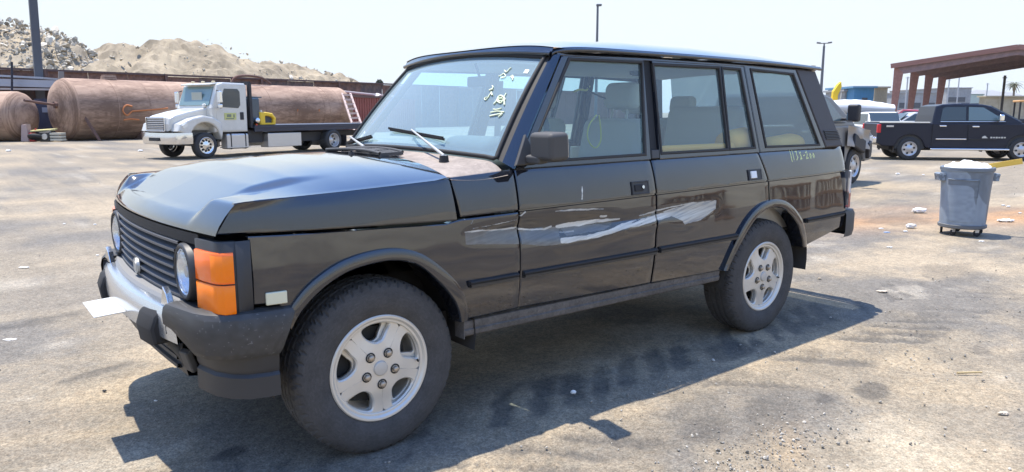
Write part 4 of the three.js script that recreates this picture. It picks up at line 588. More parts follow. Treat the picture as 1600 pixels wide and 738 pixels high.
{ // loose stones, too many to count
  const R = rnd(5), base = new THREE.IcosahedronGeometry(1, 0), p = base.attributes.position; for (let i = 0; i < p.count; i++) { const k = 0.8 + 0.35 * noise(p.getX(i) * 2.1, p.getY(i) * 2.1, p.getZ(i) * 2.1); p.setXYZ(i, p.getX(i) * k, p.getY(i) * k * 0.7, p.getZ(i) * k); } base.computeVertexNormals();
  const N = 2600, im = new THREE.InstancedMesh(base, std([1, 1, 1], 0.9), N), m = new THREE.Matrix4(), q = new THREE.Quaternion(), e = new THREE.Euler();
  for (let i = 0; i < N; i++) {
    let x, z; const t = R();
    if (t < 0.22) { const a = R() * 6.28, r = Math.sqrt(-Math.log(1 - R())) * 0.4; x = 1.25 + Math.cos(a) * r * 1.1; z = 1.85 + Math.sin(a) * r * 0.42; } else if (t < 0.75) { x = -2 + R() * 8.5; z = 0.9 + R() * 2.2; } else { const r = 2 + 26 * R() ** 1.6, a = YAW - 0.75 + 1.5 * R(); x = EYE.x + Math.sin(a) * r; z = EYE.z - Math.cos(a) * r; }
    if (x > -1 && x < 4 && Math.abs(z) < 0.95) { z = 1.2 + R(); }
    const d = Math.hypot(x - EYE.x, z - EYE.z), s = (0.0022 + 0.006 * R() ** 4) * (1 + d * 0.06) * (t < 0.22 ? 1.1 : 1);
    m.compose(V3(x, s * 0.45 + 0.002, z), q.setFromEuler(e.set(R() * 6, R() * 6, R() * 6)), V3(s * (0.8 + R() * 0.6), s, s)); im.setMatrixAt(i, m);
    const g = 0.17 + 0.36 * R() ** 1.4; im.setColorAt(i, lin(g, g * 0.92, g * 0.78));
  }
  im.name = 'gravel'; im.castShadow = im.receiveShadow = true; im.userData = { kind: 'stuff', label: 'loose gravel scattered over the dusty ground', category: 'gravel' }; scene.add(im);
}
// ================================================================ left background: rubble mounds, wall, shed, tanks
const rust = (seed, a, b, o = {}) => { const n1 = tnoise(512, 6, seed), n2 = tnoise(512, 23, seed + 1), n3 = tnoise(512, 90, seed + 2), n4 = tnoise(512, 3, seed + 3); return std([1, 1, 1], o.rough ?? 0.85, 0, { map: tex(512, 512, (u, v) => { const t = clamp(0.5 + (n1(u, v) - 0.5) * 0.9 + (n2(u, v) - 0.5) * 0.6 + (n3(u, v) - 0.5) * 0.4 + (n4(u, v) - 0.5) * 0.5 - (o.streak ? o.streak * sstep(0.55, 0.95, n3(0.31, v) * 0.5 + n2(0.77, v) * 0.5 + (n2(u, v) - 0.5) * 0.3) : 0)); return [0, 1, 2].map(k => Math.pow(lerp(a[k], b[k], t), 1 / 2.2)); }) }); };
function mound(name, path, width, seed, mat, rough) { // path [[x,z,height]] along the crest
  const c = new THREE.CatmullRomCurve3(path.map(p => V3(p[0], p[2], p[1]))), nu = 150, nv = 56;
  const g = patch((u, v) => { const p = c.getPointAt(u), t = c.getTangentAt(u), s = (v - 0.5) * 2, nxx = -t.z, nzz = t.x, L = Math.hypot(nxx, nzz), e = Math.pow(Math.sin(Math.PI * clamp(u, 0.001, 0.999)), 0.25), prof = Math.pow(Math.max(0, 1 - Math.abs(s)), 0.85); const x = p.x + nxx / L * s * width, z = p.z + nzz / L * s * width; const n = fbm(x * 0.22, z * 0.22, seed, 5) * rough * 2.4 + Math.abs(noise(x * 0.7, z * 0.7, seed + 4)) * rough * 0.9; return [x + noise(z * 0.3, seed) * 0.6, Math.max(-0.3, p.y * prof * e + n * Math.min(1, prof * 4)), z]; }, nu, nv, q => [q[0] * 0.12, q[2] * 0.12]);
  return [setting(name, creased(g, 20), mat), (u, s) => { const p = c.getPointAt(u), t = c.getTangentAt(u), nxx = -t.z, nzz = t.x, L = Math.hypot(nxx, nzz); return [p.x + nxx / L * s * width, p.y * Math.pow(1 - Math.abs(s), 0.85) * Math.pow(Math.sin(Math.PI * u), 0.25), p.z + nzz / L * s * width]; }];
}
const mp = (px, py, d) => { const p = at(px, py, d); return [p.x, p.z, p.y]; };
{
  const grey = rust(201, [0.23, 0.185, 0.125], [0.38, 0.315, 0.215]), sand = rust(211, [0.19, 0.15, 0.095], [0.36, 0.29, 0.19]);
  const [, P1] = mound('rubble_mound', [mp(-220, 70, 88), mp(-60, 40, 84), mp(60, 42, 82), mp(120, 60, 82), mp(165, 82, 82), mp(230, 118, 82)], 16, 3.3, grey, 0.7);
  const [, P2] = mound('sand_mound', [mp(-40, 110, 84), mp(60, 96, 84), mp(140, 76, 84), mp(200, 68, 84), mp(270, 68, 85), mp(335, 68, 87), mp(400, 94, 90), mp(440, 97, 93), mp(500, 101, 96), mp(560, 110, 99), mp(610, 150, 102)], 14, 8.1, sand, 0.75);
  const R = rnd(17), base = new THREE.DodecahedronGeometry(1, 0), N = 9000, im = new THREE.InstancedMesh(base, std([1, 1, 1], 0.95), N), m = new THREE.Matrix4(), q = new THREE.Quaternion(), e = new THREE.Euler();
  for (let i = 0; i < N; i++) { const on1 = R() < 0.84, [x, y, z] = (on1 ? P1 : P2)(0.02 + 0.96 * R(), (R() * 2 - 1) * 0.95), s = (0.08 + 0.34 * R() ** 5) * (on1 ? 1 : 0.7); m.compose(V3(x, y + (on1 ? 0.35 : 0.05) + 0.4 * R(), z), q.setFromEuler(e.set(R() * 6, R() * 6, R() * 6)), V3(s * (0.7 + R() * 1.2), s * (0.4 + 0.4 * R()), s)); im.setMatrixAt(i, m); const g = on1 && R() < 0.06 ? 0.16 : R() < 0.3 ? 0.55 : 0.3 + 0.16 * R(); im.setColorAt(i, lin(g, g * 0.89, g * 0.70)); }
  im.name = 'rubble_chunks'; im.userData = { kind: 'stuff', label: 'broken concrete chunks heaped over the grey mound', category: 'rubble' }; im.castShadow = im.receiveShadow = true; scene.add(im);
}
const rustBrown = rust(301, [0.085, 0.05, 0.042], [0.19, 0.10, 0.075]), tankM = rust(311, [0.17, 0.10, 0.065], [0.43, 0.29, 0.205], { streak: 0.6 }), tankM2 = rust(321, [0.17, 0.10, 0.065], [0.43, 0.29, 0.205], { streak: 0.6 });
{ // long rusty sheet wall behind the tanks, built of separate sheets on a frame
  const wall = thing('sheet_metal_wall', 'long dark rusty wall of metal sheets behind the tanks', 'wall'), A = at(-160, 222, 39), B = at(1010, 190, 105); A.y = B.y = 0;
  const d = B.clone().sub(A), L = d.length(), u = d.clone().normalize(), n = V3(-u.z, 0, u.x); if (n.dot(EYE.clone().sub(A)) < 0) n.negate();
  const mats = [rustBrown, rust(331, [0.06, 0.05, 0.055], [0.14, 0.095, 0.085]), rust(341, [0.13, 0.07, 0.055], [0.24, 0.13, 0.10])], R = rnd(4), H = 3.95;
  const sheets = [0, 1, 2].map(() => { const pts = []; for (let i = 0; i <= 10; i++) pts.push([-1.22 + i * 0.244, i % 2 ? 0.03 : 0]); return new THREE.ExtrudeGeometry(shapeOf([...pts, ...pts.slice().reverse().map(p => [p[0], p[1] - 0.012])]), { depth: H, bevelEnabled: false }).rotateX(-Math.PI / 2); });
  const turn = Math.atan2(n.x, n.z);
  for (let s = 1.25; s < L; s += 2.46) { const m = mk('metal_sheet', sheets[0], mats[Math.floor(R() * 3)], wall); m.position.copy(A).addScaledVector(u, s).addScaledVector(n, -0.12 + R() * 0.04); m.position.y = -0.05 - R() * 0.12; m.rotation.y = turn; }
  const b0 = A.clone().setY(H - 0.06), b1 = B.clone().setY(H - 0.06); mk('top_rail', beam(b0, b1, 0.14, 0.12), rust(351, [0.08, 0.05, 0.05], [0.15, 0.09, 0.08]), wall);
  for (let s = 0.02; s < L; s += 7.38) { const p = A.clone().addScaledVector(u, s).addScaledVector(n, 0.1); mk('post', box(0.18, H, 0.12, p.x, H / 2, p.z, 0, [0, turn, 0]), rustBrown, wall); }
}
function tank(label, pxA, pxB, dA, dB, D, mat, marks) {
  const a = at(pxA, 200, dA), b = at(pxB, 200, dB); a.y = b.y = 0; const len = a.distanceTo(b), ang = Math.atan2(-(b.z - a.z), b.x - a.x), r = D / 2;
  const t = thing('storage_tank', label, 'tank', [a.x, 0, a.z], ang, 'rusty storage tanks'); delete t.userData.group;
  const shell = new THREE.LatheGeometry([[r * 0.985, 0.25], [r, 0.3], [r, len - 0.3], [r * 0.985, len - 0.25]].map(q => new THREE.Vector2(...q)), 72).rotateZ(-Math.PI / 2).translate(0, r + 0.02, 0);
  const uvp = shell.attributes.uv; for (let i = 0; i < uvp.count; i++) uvp.setXY(i, uvp.getX(i) * 3, uvp.getY(i) * len / 4);
  mk('shell', shell, mat, t);
  const head = [[r * 0.985, 0.25], [r * 0.95, 0.12], [r * 0.82, -0.05], [r * 0.55, -0.2], [r * 0.25, -0.27], [0, -0.28]].map(q => new THREE.Vector2(...q));
  mk('end_cap', new THREE.LatheGeometry(head, 48).rotateZ(-Math.PI / 2).translate(0, r + 0.02, 0), mat, t);
  mk('end_cap', new THREE.LatheGeometry(head.map(q => new THREE.Vector2(q.x, len - q.y)), 48).rotateZ(-Math.PI / 2).translate(0, r + 0.02, 0), mat, t);
  for (const s of [0.12, 0.37, 0.63, 0.88]) mk('weld_band', new THREE.TorusGeometry(r + 0.002, 0.012, 6, 72).rotateY(Math.PI / 2).translate(len * s, r + 0.02, 0), mat, t);
  for (const s of [0.2, 0.8]) mk('saddle', box(0.4, 0.5, D * 0.7, len * s, 0.25, 0, 0.02), rustBrown, t);
  return [t, (s, y) => { const yy = y - r - 0.02, z = Math.sqrt(Math.max(0, r * r - yy * yy)); return [s, y, z]; }, len];
}
{
  const [t, on, len] = tank('long rusty storage tank with orange marks behind the white tow truck', 96, 532, 36.5, 51, 3.05, tankM);
  const orange = std([0.52, 0.19, 0.07], 0.8), Q = (s, y) => { const p = on(s, y); return V3(p[0], p[1] + 0.0, p[2] + 0.015); };
  const mark = pts => tube(pts.map(q => Q(...q)), 0.042, 5, pts.length * 4);
  mk('paint_mark', [mark([[2.75, 1.45], [2.5, 1.25], [2.3, 1.5], [2.5, 1.75], [2.8, 1.7]]), mark([[2.75, 1.46], [3.3, 1.5], [4.0, 1.55], [4.7, 1.62]]), mark([[2.35, 1.02], [2.7, 1.06], [3.15, 1.02]]), mark([[13.2, 0.55], [13.2, 1.6]]), mark([[14.9, 0.55], [14.9, 1.6]])], orange, t, 'orange spray marks');
  mk('support_leg', [beam([0.2, 1.9, 1.2], [0.95, 0.0, 1.75], 0.12, 0.12)], rustBrown, t); mk('pipe_stub', [rod([-0.3, 1.75, 0.3], [-1.9, 1.95, 0.9], 0.06, 10), cyl(0.16, 0.16, 0.16, 16, -0.3, 1.75, 0.3, [0, 0, 1.57])], rustBrown, t);
  mk('top_hatch', [cyl(0.35, 0.4, 0.25, 20, 2.5, 3.12, 0), box(0.5, 0.08, 0.5, 2.5, 3.27, 0)], tankM, t); mk('pipe_stub', [tube([[9.5, 3.05, 0.2], [9.8, 3.45, 0.2], [11.5, 3.5, 0.3], [12.2, 3.15, 0.3]], 0.07, 8)], rustBrown, t);
  const [t2, on2] = tank('short rusty tank cut off by the left edge of the view', -330, 40, 36.5, 36.0, 2.38, tankM2);
  mk('paint_mark', [tube([[10.55, 1.35], [10.6, 1.0], [10.62, 0.6]].map(q => { const p = on2(...q); return V3(p[0], p[1], p[2] + 0.012); }), 0.09, 6)], orange, t2, 'orange paint streak');
}
{ // shed between the tanks
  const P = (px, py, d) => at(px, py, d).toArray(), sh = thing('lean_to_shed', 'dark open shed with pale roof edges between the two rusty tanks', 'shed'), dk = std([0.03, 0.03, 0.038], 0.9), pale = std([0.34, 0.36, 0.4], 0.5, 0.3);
  mk('roof_sheet', beam(P(-60, 116, 40), P(90, 124, 40.5), 3.2, 0.10), pale, sh); mk('fascia', [beam(P(-60, 131, 38.5), P(89, 135, 38.8), 0.1, 0.14), beam(P(-60, 125, 38.5), P(89, 129.5, 38.8), 0.08, 0.24)], pale, sh); mk('eave_beam', beam(P(-60, 138, 38.5), P(89, 140, 38.8), 0.12, 0.1), std([0.4, 0.36, 0.33], 0.7), sh);
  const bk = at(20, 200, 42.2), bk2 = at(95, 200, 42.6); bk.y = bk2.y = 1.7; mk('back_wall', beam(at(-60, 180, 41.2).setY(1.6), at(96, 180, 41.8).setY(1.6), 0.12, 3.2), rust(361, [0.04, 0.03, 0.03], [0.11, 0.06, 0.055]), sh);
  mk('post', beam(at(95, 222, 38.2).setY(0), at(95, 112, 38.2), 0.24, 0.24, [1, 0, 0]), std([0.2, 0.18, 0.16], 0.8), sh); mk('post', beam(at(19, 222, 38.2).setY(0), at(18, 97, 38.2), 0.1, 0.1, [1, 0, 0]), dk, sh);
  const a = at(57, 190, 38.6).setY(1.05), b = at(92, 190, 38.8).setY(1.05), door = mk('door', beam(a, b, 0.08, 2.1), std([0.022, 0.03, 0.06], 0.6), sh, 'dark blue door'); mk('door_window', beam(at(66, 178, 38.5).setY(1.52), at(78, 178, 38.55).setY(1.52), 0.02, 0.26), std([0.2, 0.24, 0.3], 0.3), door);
}
single('steel_pole', [beam(at(61, 150, 41).setY(0), at(46, -60, 41), 0.40, 0.40, [1, 0, 0]), box(0.9, 0.2, 0.9, at(61, 150, 41).x, 0.1, at(61, 150, 41).z)], std([0.085, 0.085, 0.09], 0.6, 0.3), 'thick dark steel pole rising in front of the grey rubble mound', 'pole');
{ // red container, ladder and loose pipes right of the long tank
  const c = thing('shipping_container', 'faded red container right of the long tank, behind the truck bed', 'container'), a = at(545, 200, 50).setY(0), b = at(650, 200, 58).setY(0), u = b.clone().sub(a).normalize(), L = a.distanceTo(b), redM = rust(371, [0.20, 0.055, 0.04], [0.33, 0.10, 0.075]);
  const turn = Math.atan2(-u.z, u.x), n = V3(-u.z, 0, u.x).multiplyScalar(1); c.position.copy(a); c.rotation.y = turn; const H = 2.55;
  mk('box_core', box(L, H, 2.4, L / 2, H / 2, -1.25, 0.02), redM, c); const ribs = Math.floor(L / 0.3); for (let i = 0; i < ribs; i++) mk('wall_rib', box(0.16, H - 0.3, 0.05, 0.25 + i * 0.3, H / 2, -0.035), redM, c);
  mk('corner_post', box(0.14, H, 0.14, 0.07, H / 2, -0.05), redM, c); mk('top_beam', box(L, 0.14, 0.12, L / 2, H - 0.07, -0.03), rustBrown, c);
  const lad = thing('ladder', 'pale ladder leaning against the end of the long tank', 'ladder'), p0 = at(556, 212, 47), p1 = at(534, 146, 49.5), q0 = at(570, 211, 47.3), q1 = at(547, 146, 49.8), al = std([0.5, 0.38, 0.33], 0.6);
  for (const [x, y] of [[p0, p1], [q0, q1]]) mk('rail', beam(x, y, 0.09, 0.13, [1, 0, 0]), al, lad);
  for (let i = 0; i < 9; i++) { const t = (i + 0.6) / 9; mk('rung', beam(p0.clone().lerp(p1, t), q0.clone().lerp(q1, t), 0.1, 0.12), al, lad); }
  for (const [y0, y1, r, col, lab] of [[147, 153, 0.09, [0.42, 0.36, 0.34], 'pale pipe lying along the container top, uppermost'], [152, 158, 0.07, [0.3, 0.24, 0.23], 'brown pipe lying just under the pale pipe on the container']]) single('pipe', rod(at(532, y0 - 4, 50.5), at(628, y1, 57), r, 10), std(col, 0.6), lab, 'pipe');
  const s = at(588, 151, 54); single('scrap_sheet', [box(0.7, 0.25, 0.4, s.x, s.y, s.z, 0.02, [0.3, 0.5, 0.2])], std([0.5, 0.46, 0.44], 0.7), 'crumpled pale scrap piece on top of the red container', 'scrap');
}
{ // small things at the foot of the tanks
  const g = (px, py) => ground(px, py), put = (name, label, cat, px, f) => { const p = g(px, 221.5), t = thing(name, label, cat, [p.x, 0, p.z], YAW * -1); f(t); };
  put('fuel_can', 'red fuel can standing by the short tank end', 'can', 51, t => { mk('body', [box(0.3, 0.42, 0.22, 0, 0.21, 0, 0.04)], std([0.5, 0.03, 0.03], 0.4), t); mk('spout', rod([0.08, 0.4, 0], [0.2, 0.62, 0], 0.03, 8), std([0.5, 0.03, 0.03], 0.4), t); });
  put('concrete_block', 'pale upright block beside the red fuel can', 'block', 42, t => mk('block', ext([[-0.2, 0], [0.2, 0], [0.14, 0.85], [-0.1, 0.8]], 0.35, 0.03), std([0.4, 0.3, 0.27], 0.9), t));
  put('engine_block', 'dark greasy engine part among the junk by the shed', 'engine part', 73, t => { mk('casting', [box(0.5, 0.45, 0.4, 0, 0.24, 0, 0.05), cyl(0.12, 0.12, 0.55, 12, 0, 0.42, 0, [0, 0, 1.57])], std([0.04, 0.035, 0.03], 0.6), t); mk('pulley', cyl(0.14, 0.14, 0.06, 18, 0.05, 0.25, 0.22, [1.57, 0, 0]), M.steel, t); });
  put('scrap_board', 'yellowish board lying across the junk pile', 'board', 68, t => mk('board', box(1.1, 0.06, 0.4, 0, 0.55, -0.1, 0.01, [0.1, 0.2, 0.05]), std([0.45, 0.4, 0.18], 0.8), t));
  put('scrap_crate', 'pale crate at the right of the junk pile', 'crate', 91, t => { for (const y of [0.1, 0.24, 0.38]) mk('slat', box(0.55, 0.1, 0.4, 0, y, 0, 0.01), std([0.5, 0.46, 0.36], 0.8), t); });
  put('old_tyre', 'old black tyre lying in the junk pile', 'tyre', 60, t => mk('ring', new THREE.TorusGeometry(0.24, 0.1, 10, 28).rotateX(1.2).translate(0, 0.22, 0.2), M.rubber, t));
}
{ // the small tree beyond the container
  const t = thing('tree', 'small dark round tree far beyond the red container', 'tree'), p = at(593, 140, 120), s = p.y; t.position.set(p.x, 0, p.z); mk('trunk', tube([[0, 0, 0], [0.05, s * 0.6, 0], [0, s, 0]], 0.12, 7), std([0.12, 0.1, 0.08], 0.9), t);
  const R = rnd(8), leaf = [], c = V3(0, s + 0.75, 0); for (let i = 0; i < 420; i++) { const d = V3(R() - 0.5, R() - 0.5, R() - 0.5).normalize().multiplyScalar(Math.cbrt(R())), g = new THREE.PlaneGeometry(0.26, 0.2).applyMatrix4(M4([c.x + d.x * 0.62, c.y + d.y * 0.85, c.z + d.z * 0.62], [R() * 6, R() * 6, R() * 6])); leaf.push(g); } mk('crown', leaf, std([0.06, 0.075, 0.05], 0.8), t);
}
// ================================================================ vehicles of the background
const VM = { white: phy([0.66, 0.66, 0.65], 0.25, 0, { clearcoat: 0.6, clearcoatRoughness: 0.1, map: grainTex(81, 0.94, 0.05, { w: 256, f: [3, 9, 40, 90], tint: [1, 0.99, 0.96] }) }), tyre: std([0.035, 0.035, 0.036], 0.8), rimA: std([0.5, 0.5, 0.52], 0.35, 0.7), hole: std([0.02, 0.02, 0.022], 0.8), dark: std([0.02, 0.02, 0.024], 0.6), glass: phy([0.035, 0.05, 0.06], 0.04, 0, { ior: 1.6 }), glassClear: phy([0.75, 0.85, 0.86], 0, 0, { transmission: 0.85, thickness: 0 }), chrome: std([0.7, 0.71, 0.73], 0.15, 1), alu: std([0.55, 0.54, 0.53], 0.4, 0.7) };
function roadWheel(parent, x, z, r, w, side, { holes = 6, rimM = VM.rimA, rr2 = 0.62, dish = 0 } = {}) { // centre at height r, outer face towards side * z
  const t = new THREE.Group(); t.name = 'wheel'; t.position.set(x, r, z); parent.add(t);
  const P = q => q.map(a => new THREE.Vector2(...a)), lat = (pts, n = 40) => { const g = new THREE.LatheGeometry(P(pts), n).rotateX(Math.PI / 2); return side > 0 ? g : g.rotateY(Math.PI); };
  mk('tyre', lat([[r * 0.62, -w / 2], [r * 0.9, -w / 2], [r * 0.985, -w * 0.38], [r, -w * 0.2], [r, w * 0.2], [r * 0.985, w * 0.38], [r * 0.9, w / 2], [r * 0.72, w / 2 + 0.004], [r * rr2, w * 0.46]]), VM.tyre, t);
  const rim = mk('rim', lat([[r * rr2, w * 0.5], [r * rr2 * 0.97, w * 0.53], [r * rr2 * 0.9, w * 0.50], [r * rr2 * 0.84, w * 0.34 - dish], [r * rr2 * 0.4, w * 0.40 - dish], [r * rr2 * 0.3, w * 0.52 - dish], [0, w * 0.54 - dish]]), rimM, t);
  const hs = []; for (let k = 0; k < holes; k++) { const a = k / holes * Math.PI * 2 + 0.2, q = r * rr2 * 0.64; hs.push(new THREE.CircleGeometry(r * rr2 * 0.14, 14).translate(Math.cos(a) * q, Math.sin(a) * q, w * 0.395 - dish + 0.006)); }
  if (holes) { const g = merge(hs); mk('rim_hole', side > 0 ? g : g.rotateY(Math.PI), VM.hole, rim); }
  return t;
}
const arch = (x, y0, r, n = 12) => Array.from({ length: n + 1 }, (_, i) => { const a = Math.PI - Math.PI * i / n; return [x + Math.cos(a) * r, y0 + Math.sin(a) * r]; });
function tumble(g, y0, y1, k) { const p = g.attributes.position; for (let i = 0; i < p.count; i++) { const t = clamp((p.getY(i) - y0) / (y1 - y0)); p.setZ(i, p.getZ(i) * (1 - k * t)); } g.computeVertexNormals(); return g; }
// ---- white flatbed tow truck (front towards -x, near side at z = 0)
{
  const o = ground(323, 248), t = thing('tow_truck', 'white flatbed tow truck with a chrome bumper parked before the long tank', 'truck', [o.x, 0, o.z], 20 * Math.PI / 180), Wd = 1.84, zc = -Wd / 2;
  const cabW = 1.72, side = (pts, w, b = 0.03) => ext(pts, w, b).translate(0, 0, zc);
  // bonnet with sloping nose, fenders with arches
  const hood = tumble(side([[-0.97, 0.84], [0.45, 0.84], [0.45, 1.55], [0.25, 1.52], [-0.3, 1.42], [-0.78, 1.30], [-0.93, 1.22], [-0.98, 1.05]], 1.18, 0.06), 0.8, 1.55, 0.06);
  mk('bonnet', hood, VM.white, t);
  for (const s of [1, -1]) {
    const z = zc + s * (Wd / 2 - 0.2), f = ext([[-0.90, 0.84], ...arch(0.03, 0.56, 0.53).filter(q => q[1] > 0.62), [0.60, 0.56], [0.66, 0.8], [0.60, 1.10], [0.35, 1.24], [0, 1.30], [-0.4, 1.22], [-0.82, 1.05]], 0.40, 0.05).translate(0, 0, z);
    mk('front_fender', f, VM.white, t); mk('headlight', box(0.3, 0.13, 0.05, -0.62, 1.02, zc + s * (Wd / 2 - 0.02), 0.02, [0, s * 0.12, 0.45]), std([0.7, 0.7, 0.66], 0.15, 0.2), t);
    roadWheel(t, 0.03, zc + s * (Wd / 2 - 0.12), 0.395, 0.24, s, { holes: 10, rimM: VM.chrome, rr2: 0.64 });
    for (const dx of [0]) roadWheel(t, 5.35, zc + s * (Wd / 2 - 0.18), 0.40, 0.44, s, { holes: 8, rimM: VM.alu, dish: 0.1 });
    const mir = mk('mirror', [box(0.1, 0.36, 0.16, 0.50, 1.86, zc + s * (Wd / 2 + 0.13), 0.03), box(0.09, 0.13, 0.15, 0.5, 1.58, zc + s * (Wd / 2 + 0.13), 0.03)], VM.chrome, t); mk('mirror_arm', [rod([0.55, 2.06, zc + s * cabW / 2], [0.52, 2.02, zc + s * (Wd / 2 + 0.13)], 0.016), rod([0.55, 1.55, zc + s * cabW / 2], [0.52, 1.52, zc + s * (Wd / 2 + 0.13)], 0.016)], VM.dark, mir);
    mk('step_tank', [box(0.84, 0.48, 0.34, 1.22, 0.49, zc + s * 0.72, 0.06), box(0.9, 0.03, 0.36, 1.22, 0.3, zc + s * 0.74)], VM.alu, t);
    for (const q of [0.95, 1.5]) mk('tank_strap', box(0.05, 0.5, 0.36, q, 0.49, zc + s * 0.72, 0.02), VM.dark, t);
    mk('tool_box', box(1.45, 0.46, 0.4, 3.12, 0.48, zc + s * (Wd / 2 - 0.22), 0.02), VM.alu, t); mk('mud_flap', box(0.02, 0.42, 0.45, 6.0, 0.36, zc + s * (Wd / 2 - 0.2)), VM.dark, t);
    mk('marker_lamp', box(0.06, 0.05, 0.03, 1.93, 1.0, zc + s * (Wd / 2 + 0.01), 0.01), std([0.5, 0.05, 0.02], 0.3), t);
  }
  mk('engine', [box(0.9, 0.5, 0.9, 0.0, 0.8, zc, 0.05), rod([0.03, 0.42, zc - 0.8], [0.03, 0.42, zc + 0.8], 0.06, 10)], std([0.16, 0.155, 0.15], 0.7), t);
  const gr = mk('grille', box(0.05, 0.4, 0.8, -0.985, 1.04, zc, 0.02, [0, 0, -0.06]), VM.dark, t); for (let k = 0; k < 7; k++) mk('grille_bar', box(0.03, 0.026, 0.8, -1.012 + k * 0.004, 0.88 + k * 0.053, zc, 0.006), VM.chrome, gr); mk('grille_frame', [box(0.06, 0.03, 0.9, -1.0, 0.845, zc, 0.01), box(0.06, 0.03, 0.9, -0.975, 1.235, zc, 0.01), box(0.06, 0.4, 0.03, -0.99, 1.04, zc + 0.44, 0.01), box(0.06, 0.4, 0.03, -0.99, 1.04, zc - 0.44, 0.01)], VM.chrome, gr);
  mk('front_bumper', sweepPlan([[-0.45, zc + 0.94], [-0.75, zc + 0.92], [-0.92, zc + 0.82], [-1.03, zc + 0.6], [-1.06, zc], [-1.03, zc - 0.6], [-0.92, zc - 0.82], [-0.75, zc - 0.92], [-0.45, zc - 0.94]].reverse().map(q => q), [[-0.04, 0.44], [0, 0.46], [0.02, 0.62], [0, 0.79], [-0.04, 0.80]]).translate(0, 0, 0), VM.chrome, t); mk('bumper_slot', box(0.03, 0.1, 0.5, -1.08, 0.60, zc, 0.01), VM.dark, t);
  // cab with a windscreen and a door window on each side
  const cab = mk('cab', tumble(merge([side([[0.40, 0.78], [1.64, 0.78], [1.66, 2.22], [1.60, 2.30], [0.80, 2.31], [0.58, 2.24], [0.32, 1.52]], cabW, 0.05)]), 1.5, 2.3, 0.06), VM.white, t);
  const tb = (g) => tumble(g, 1.5, 2.3, 0.06);
  mk('sun_visor', tb(box(0.28, 0.04, 1.5, 0.52, 2.26, zc, 0.02, [0, 0, 0.18])), VM.white, cab);
  mk('windscreen', beam([0.345, 1.60, zc], [0.565, 2.17, zc], 1.44, 0.03, [1, 0, 0]).translate(-0.012, 0.004, 0), phy([0.16, 0.24, 0.25], 0.03, 0, { ior: 1.6 }), cab);
  for (const s of [1, -1]) {
    const zz = zc + s * cabW / 2, d = mk('door', tb(ext([[0.50, 0.84], [1.45, 0.84], [1.45, 2.17], [0.72, 2.17], [0.48, 1.5]], 0.02, 0.006).translate(0, 0, zz)), VM.white, cab);
    mk('door_window', tb(ext([[0.60, 1.56], [1.30, 1.52], [1.38, 1.62], [1.38, 2.03], [1.30, 2.12], [0.80, 2.12]], 0.03, 0.006).translate(0, 0, zz + s * 0.004)), VM.glass, d);
    mk('door_handle', box(0.14, 0.24, 0.03, 1.44 - 0.02, 1.28, zz + s * 0.012, 0.03), VM.dark, d);
    if (s > 0) { const sg = mk('door_sign', box(0.44, 0.21, 0.012, 0.98, 1.27, zz + 0.016, 0.003), std([0.52, 0.52, 0.2], 0.6), d, 'small yellow green sign on the door'); mk('sign_emblem', [box(0.16, 0.09, 0.012, 0.93, 1.29, zz + 0.02, 0.003), box(0.3, 0.03, 0.012, 0.96, 1.2, zz + 0.02, 0.003), box(0.05, 0.1, 0.012, 1.11, 1.28, zz + 0.02, 0.003)], std([0.2, 0.22, 0.16], 0.6), sg); }
    mk('hood_vent', ext([[0.0, 1.34], [0.38, 1.43], [0.42, 1.48], [0.1, 1.40]], 0.03, 0.006).translate(0, 0, zc + s * 0.575), VM.dark, t);
  }
  for (const z of [0.5, 0, -0.5]) mk('roof_lamp', box(0.1, 0.05, 0.08, 0.72, 2.335, zc + z, 0.02), std([0.6, 0.5, 0.3], 0.3), cab);
  mk('wind_shield_lamp', box(0.1, 0.1, 0.12, 0.30, 1.60, zc + 0.55, 0.03), VM.white, cab);
  mk('cab_interior_glow_panel', box(0.02, 0.3, 0.5, 0.39, 1.86, zc + 0.1, 0.01), std([0.35, 0.36, 0.3], 0.8), cab).name = 'painted_window_glow';  // pale panel before the windscreen; light through the cab is put into its colour
  mk('flat_bed', [box(5.9, 0.10, Wd + 0.04, 4.8, 0.93, zc, 0.01), box(5.9, 0.14, 0.06, 4.8, 0.84, zc + Wd / 2 - 0.02, 0.01), box(5.9, 0.14, 0.06, 4.8, 0.84, zc - Wd / 2 + 0.02, 0.01)], std([0.022, 0.026, 0.045], 0.45), t);
  mk('chassis', [box(8.2, 0.2, 0.7, 3.2, 0.62, zc), box(0.6, 0.4, 1.5, 2.0, 0.62, zc), box(1.6, 0.3, 1.3, 4.4, 0.55, zc)], VM.dark, t);
  mk('headboard', [box(0.10, 1.42, 0.1, 1.80, 1.62, zc + 0.82), box(0.10, 1.42, 0.1, 1.80, 1.62, zc - 0.82), box(0.08, 0.1, 1.7, 1.8, 2.32, zc), box(0.05, 0.7, 1.6, 1.82, 1.3, zc)], VM.dark, t);
  mk('winch_cabinet', [box(0.38, 0.80, 1.2, 2.02, 1.46, zc + 0.2, 0.05), box(0.5, 0.04, 0.5, 2.1, 1.88, zc + 0.5, 0.01)], phy([0.05, 0.075, 0.1], 0.1, 0), t); mk('work_lamp', [new THREE.SphereGeometry(0.1, 14, 10).translate(2.02, 1.13, zc + 0.86)], VM.chrome, t);
  // small yellow machine riding on the bed
  const q = V3(2.5, 0.985, zc + 0.5).applyAxisAngle(V3(0, 1, 0), 20 * Math.PI / 180).add(o), y = thing('yellow_machine', 'small yellow engine machine riding on the flatbed behind the white cab', 'machine', q.toArray(), 20 * Math.PI / 180);
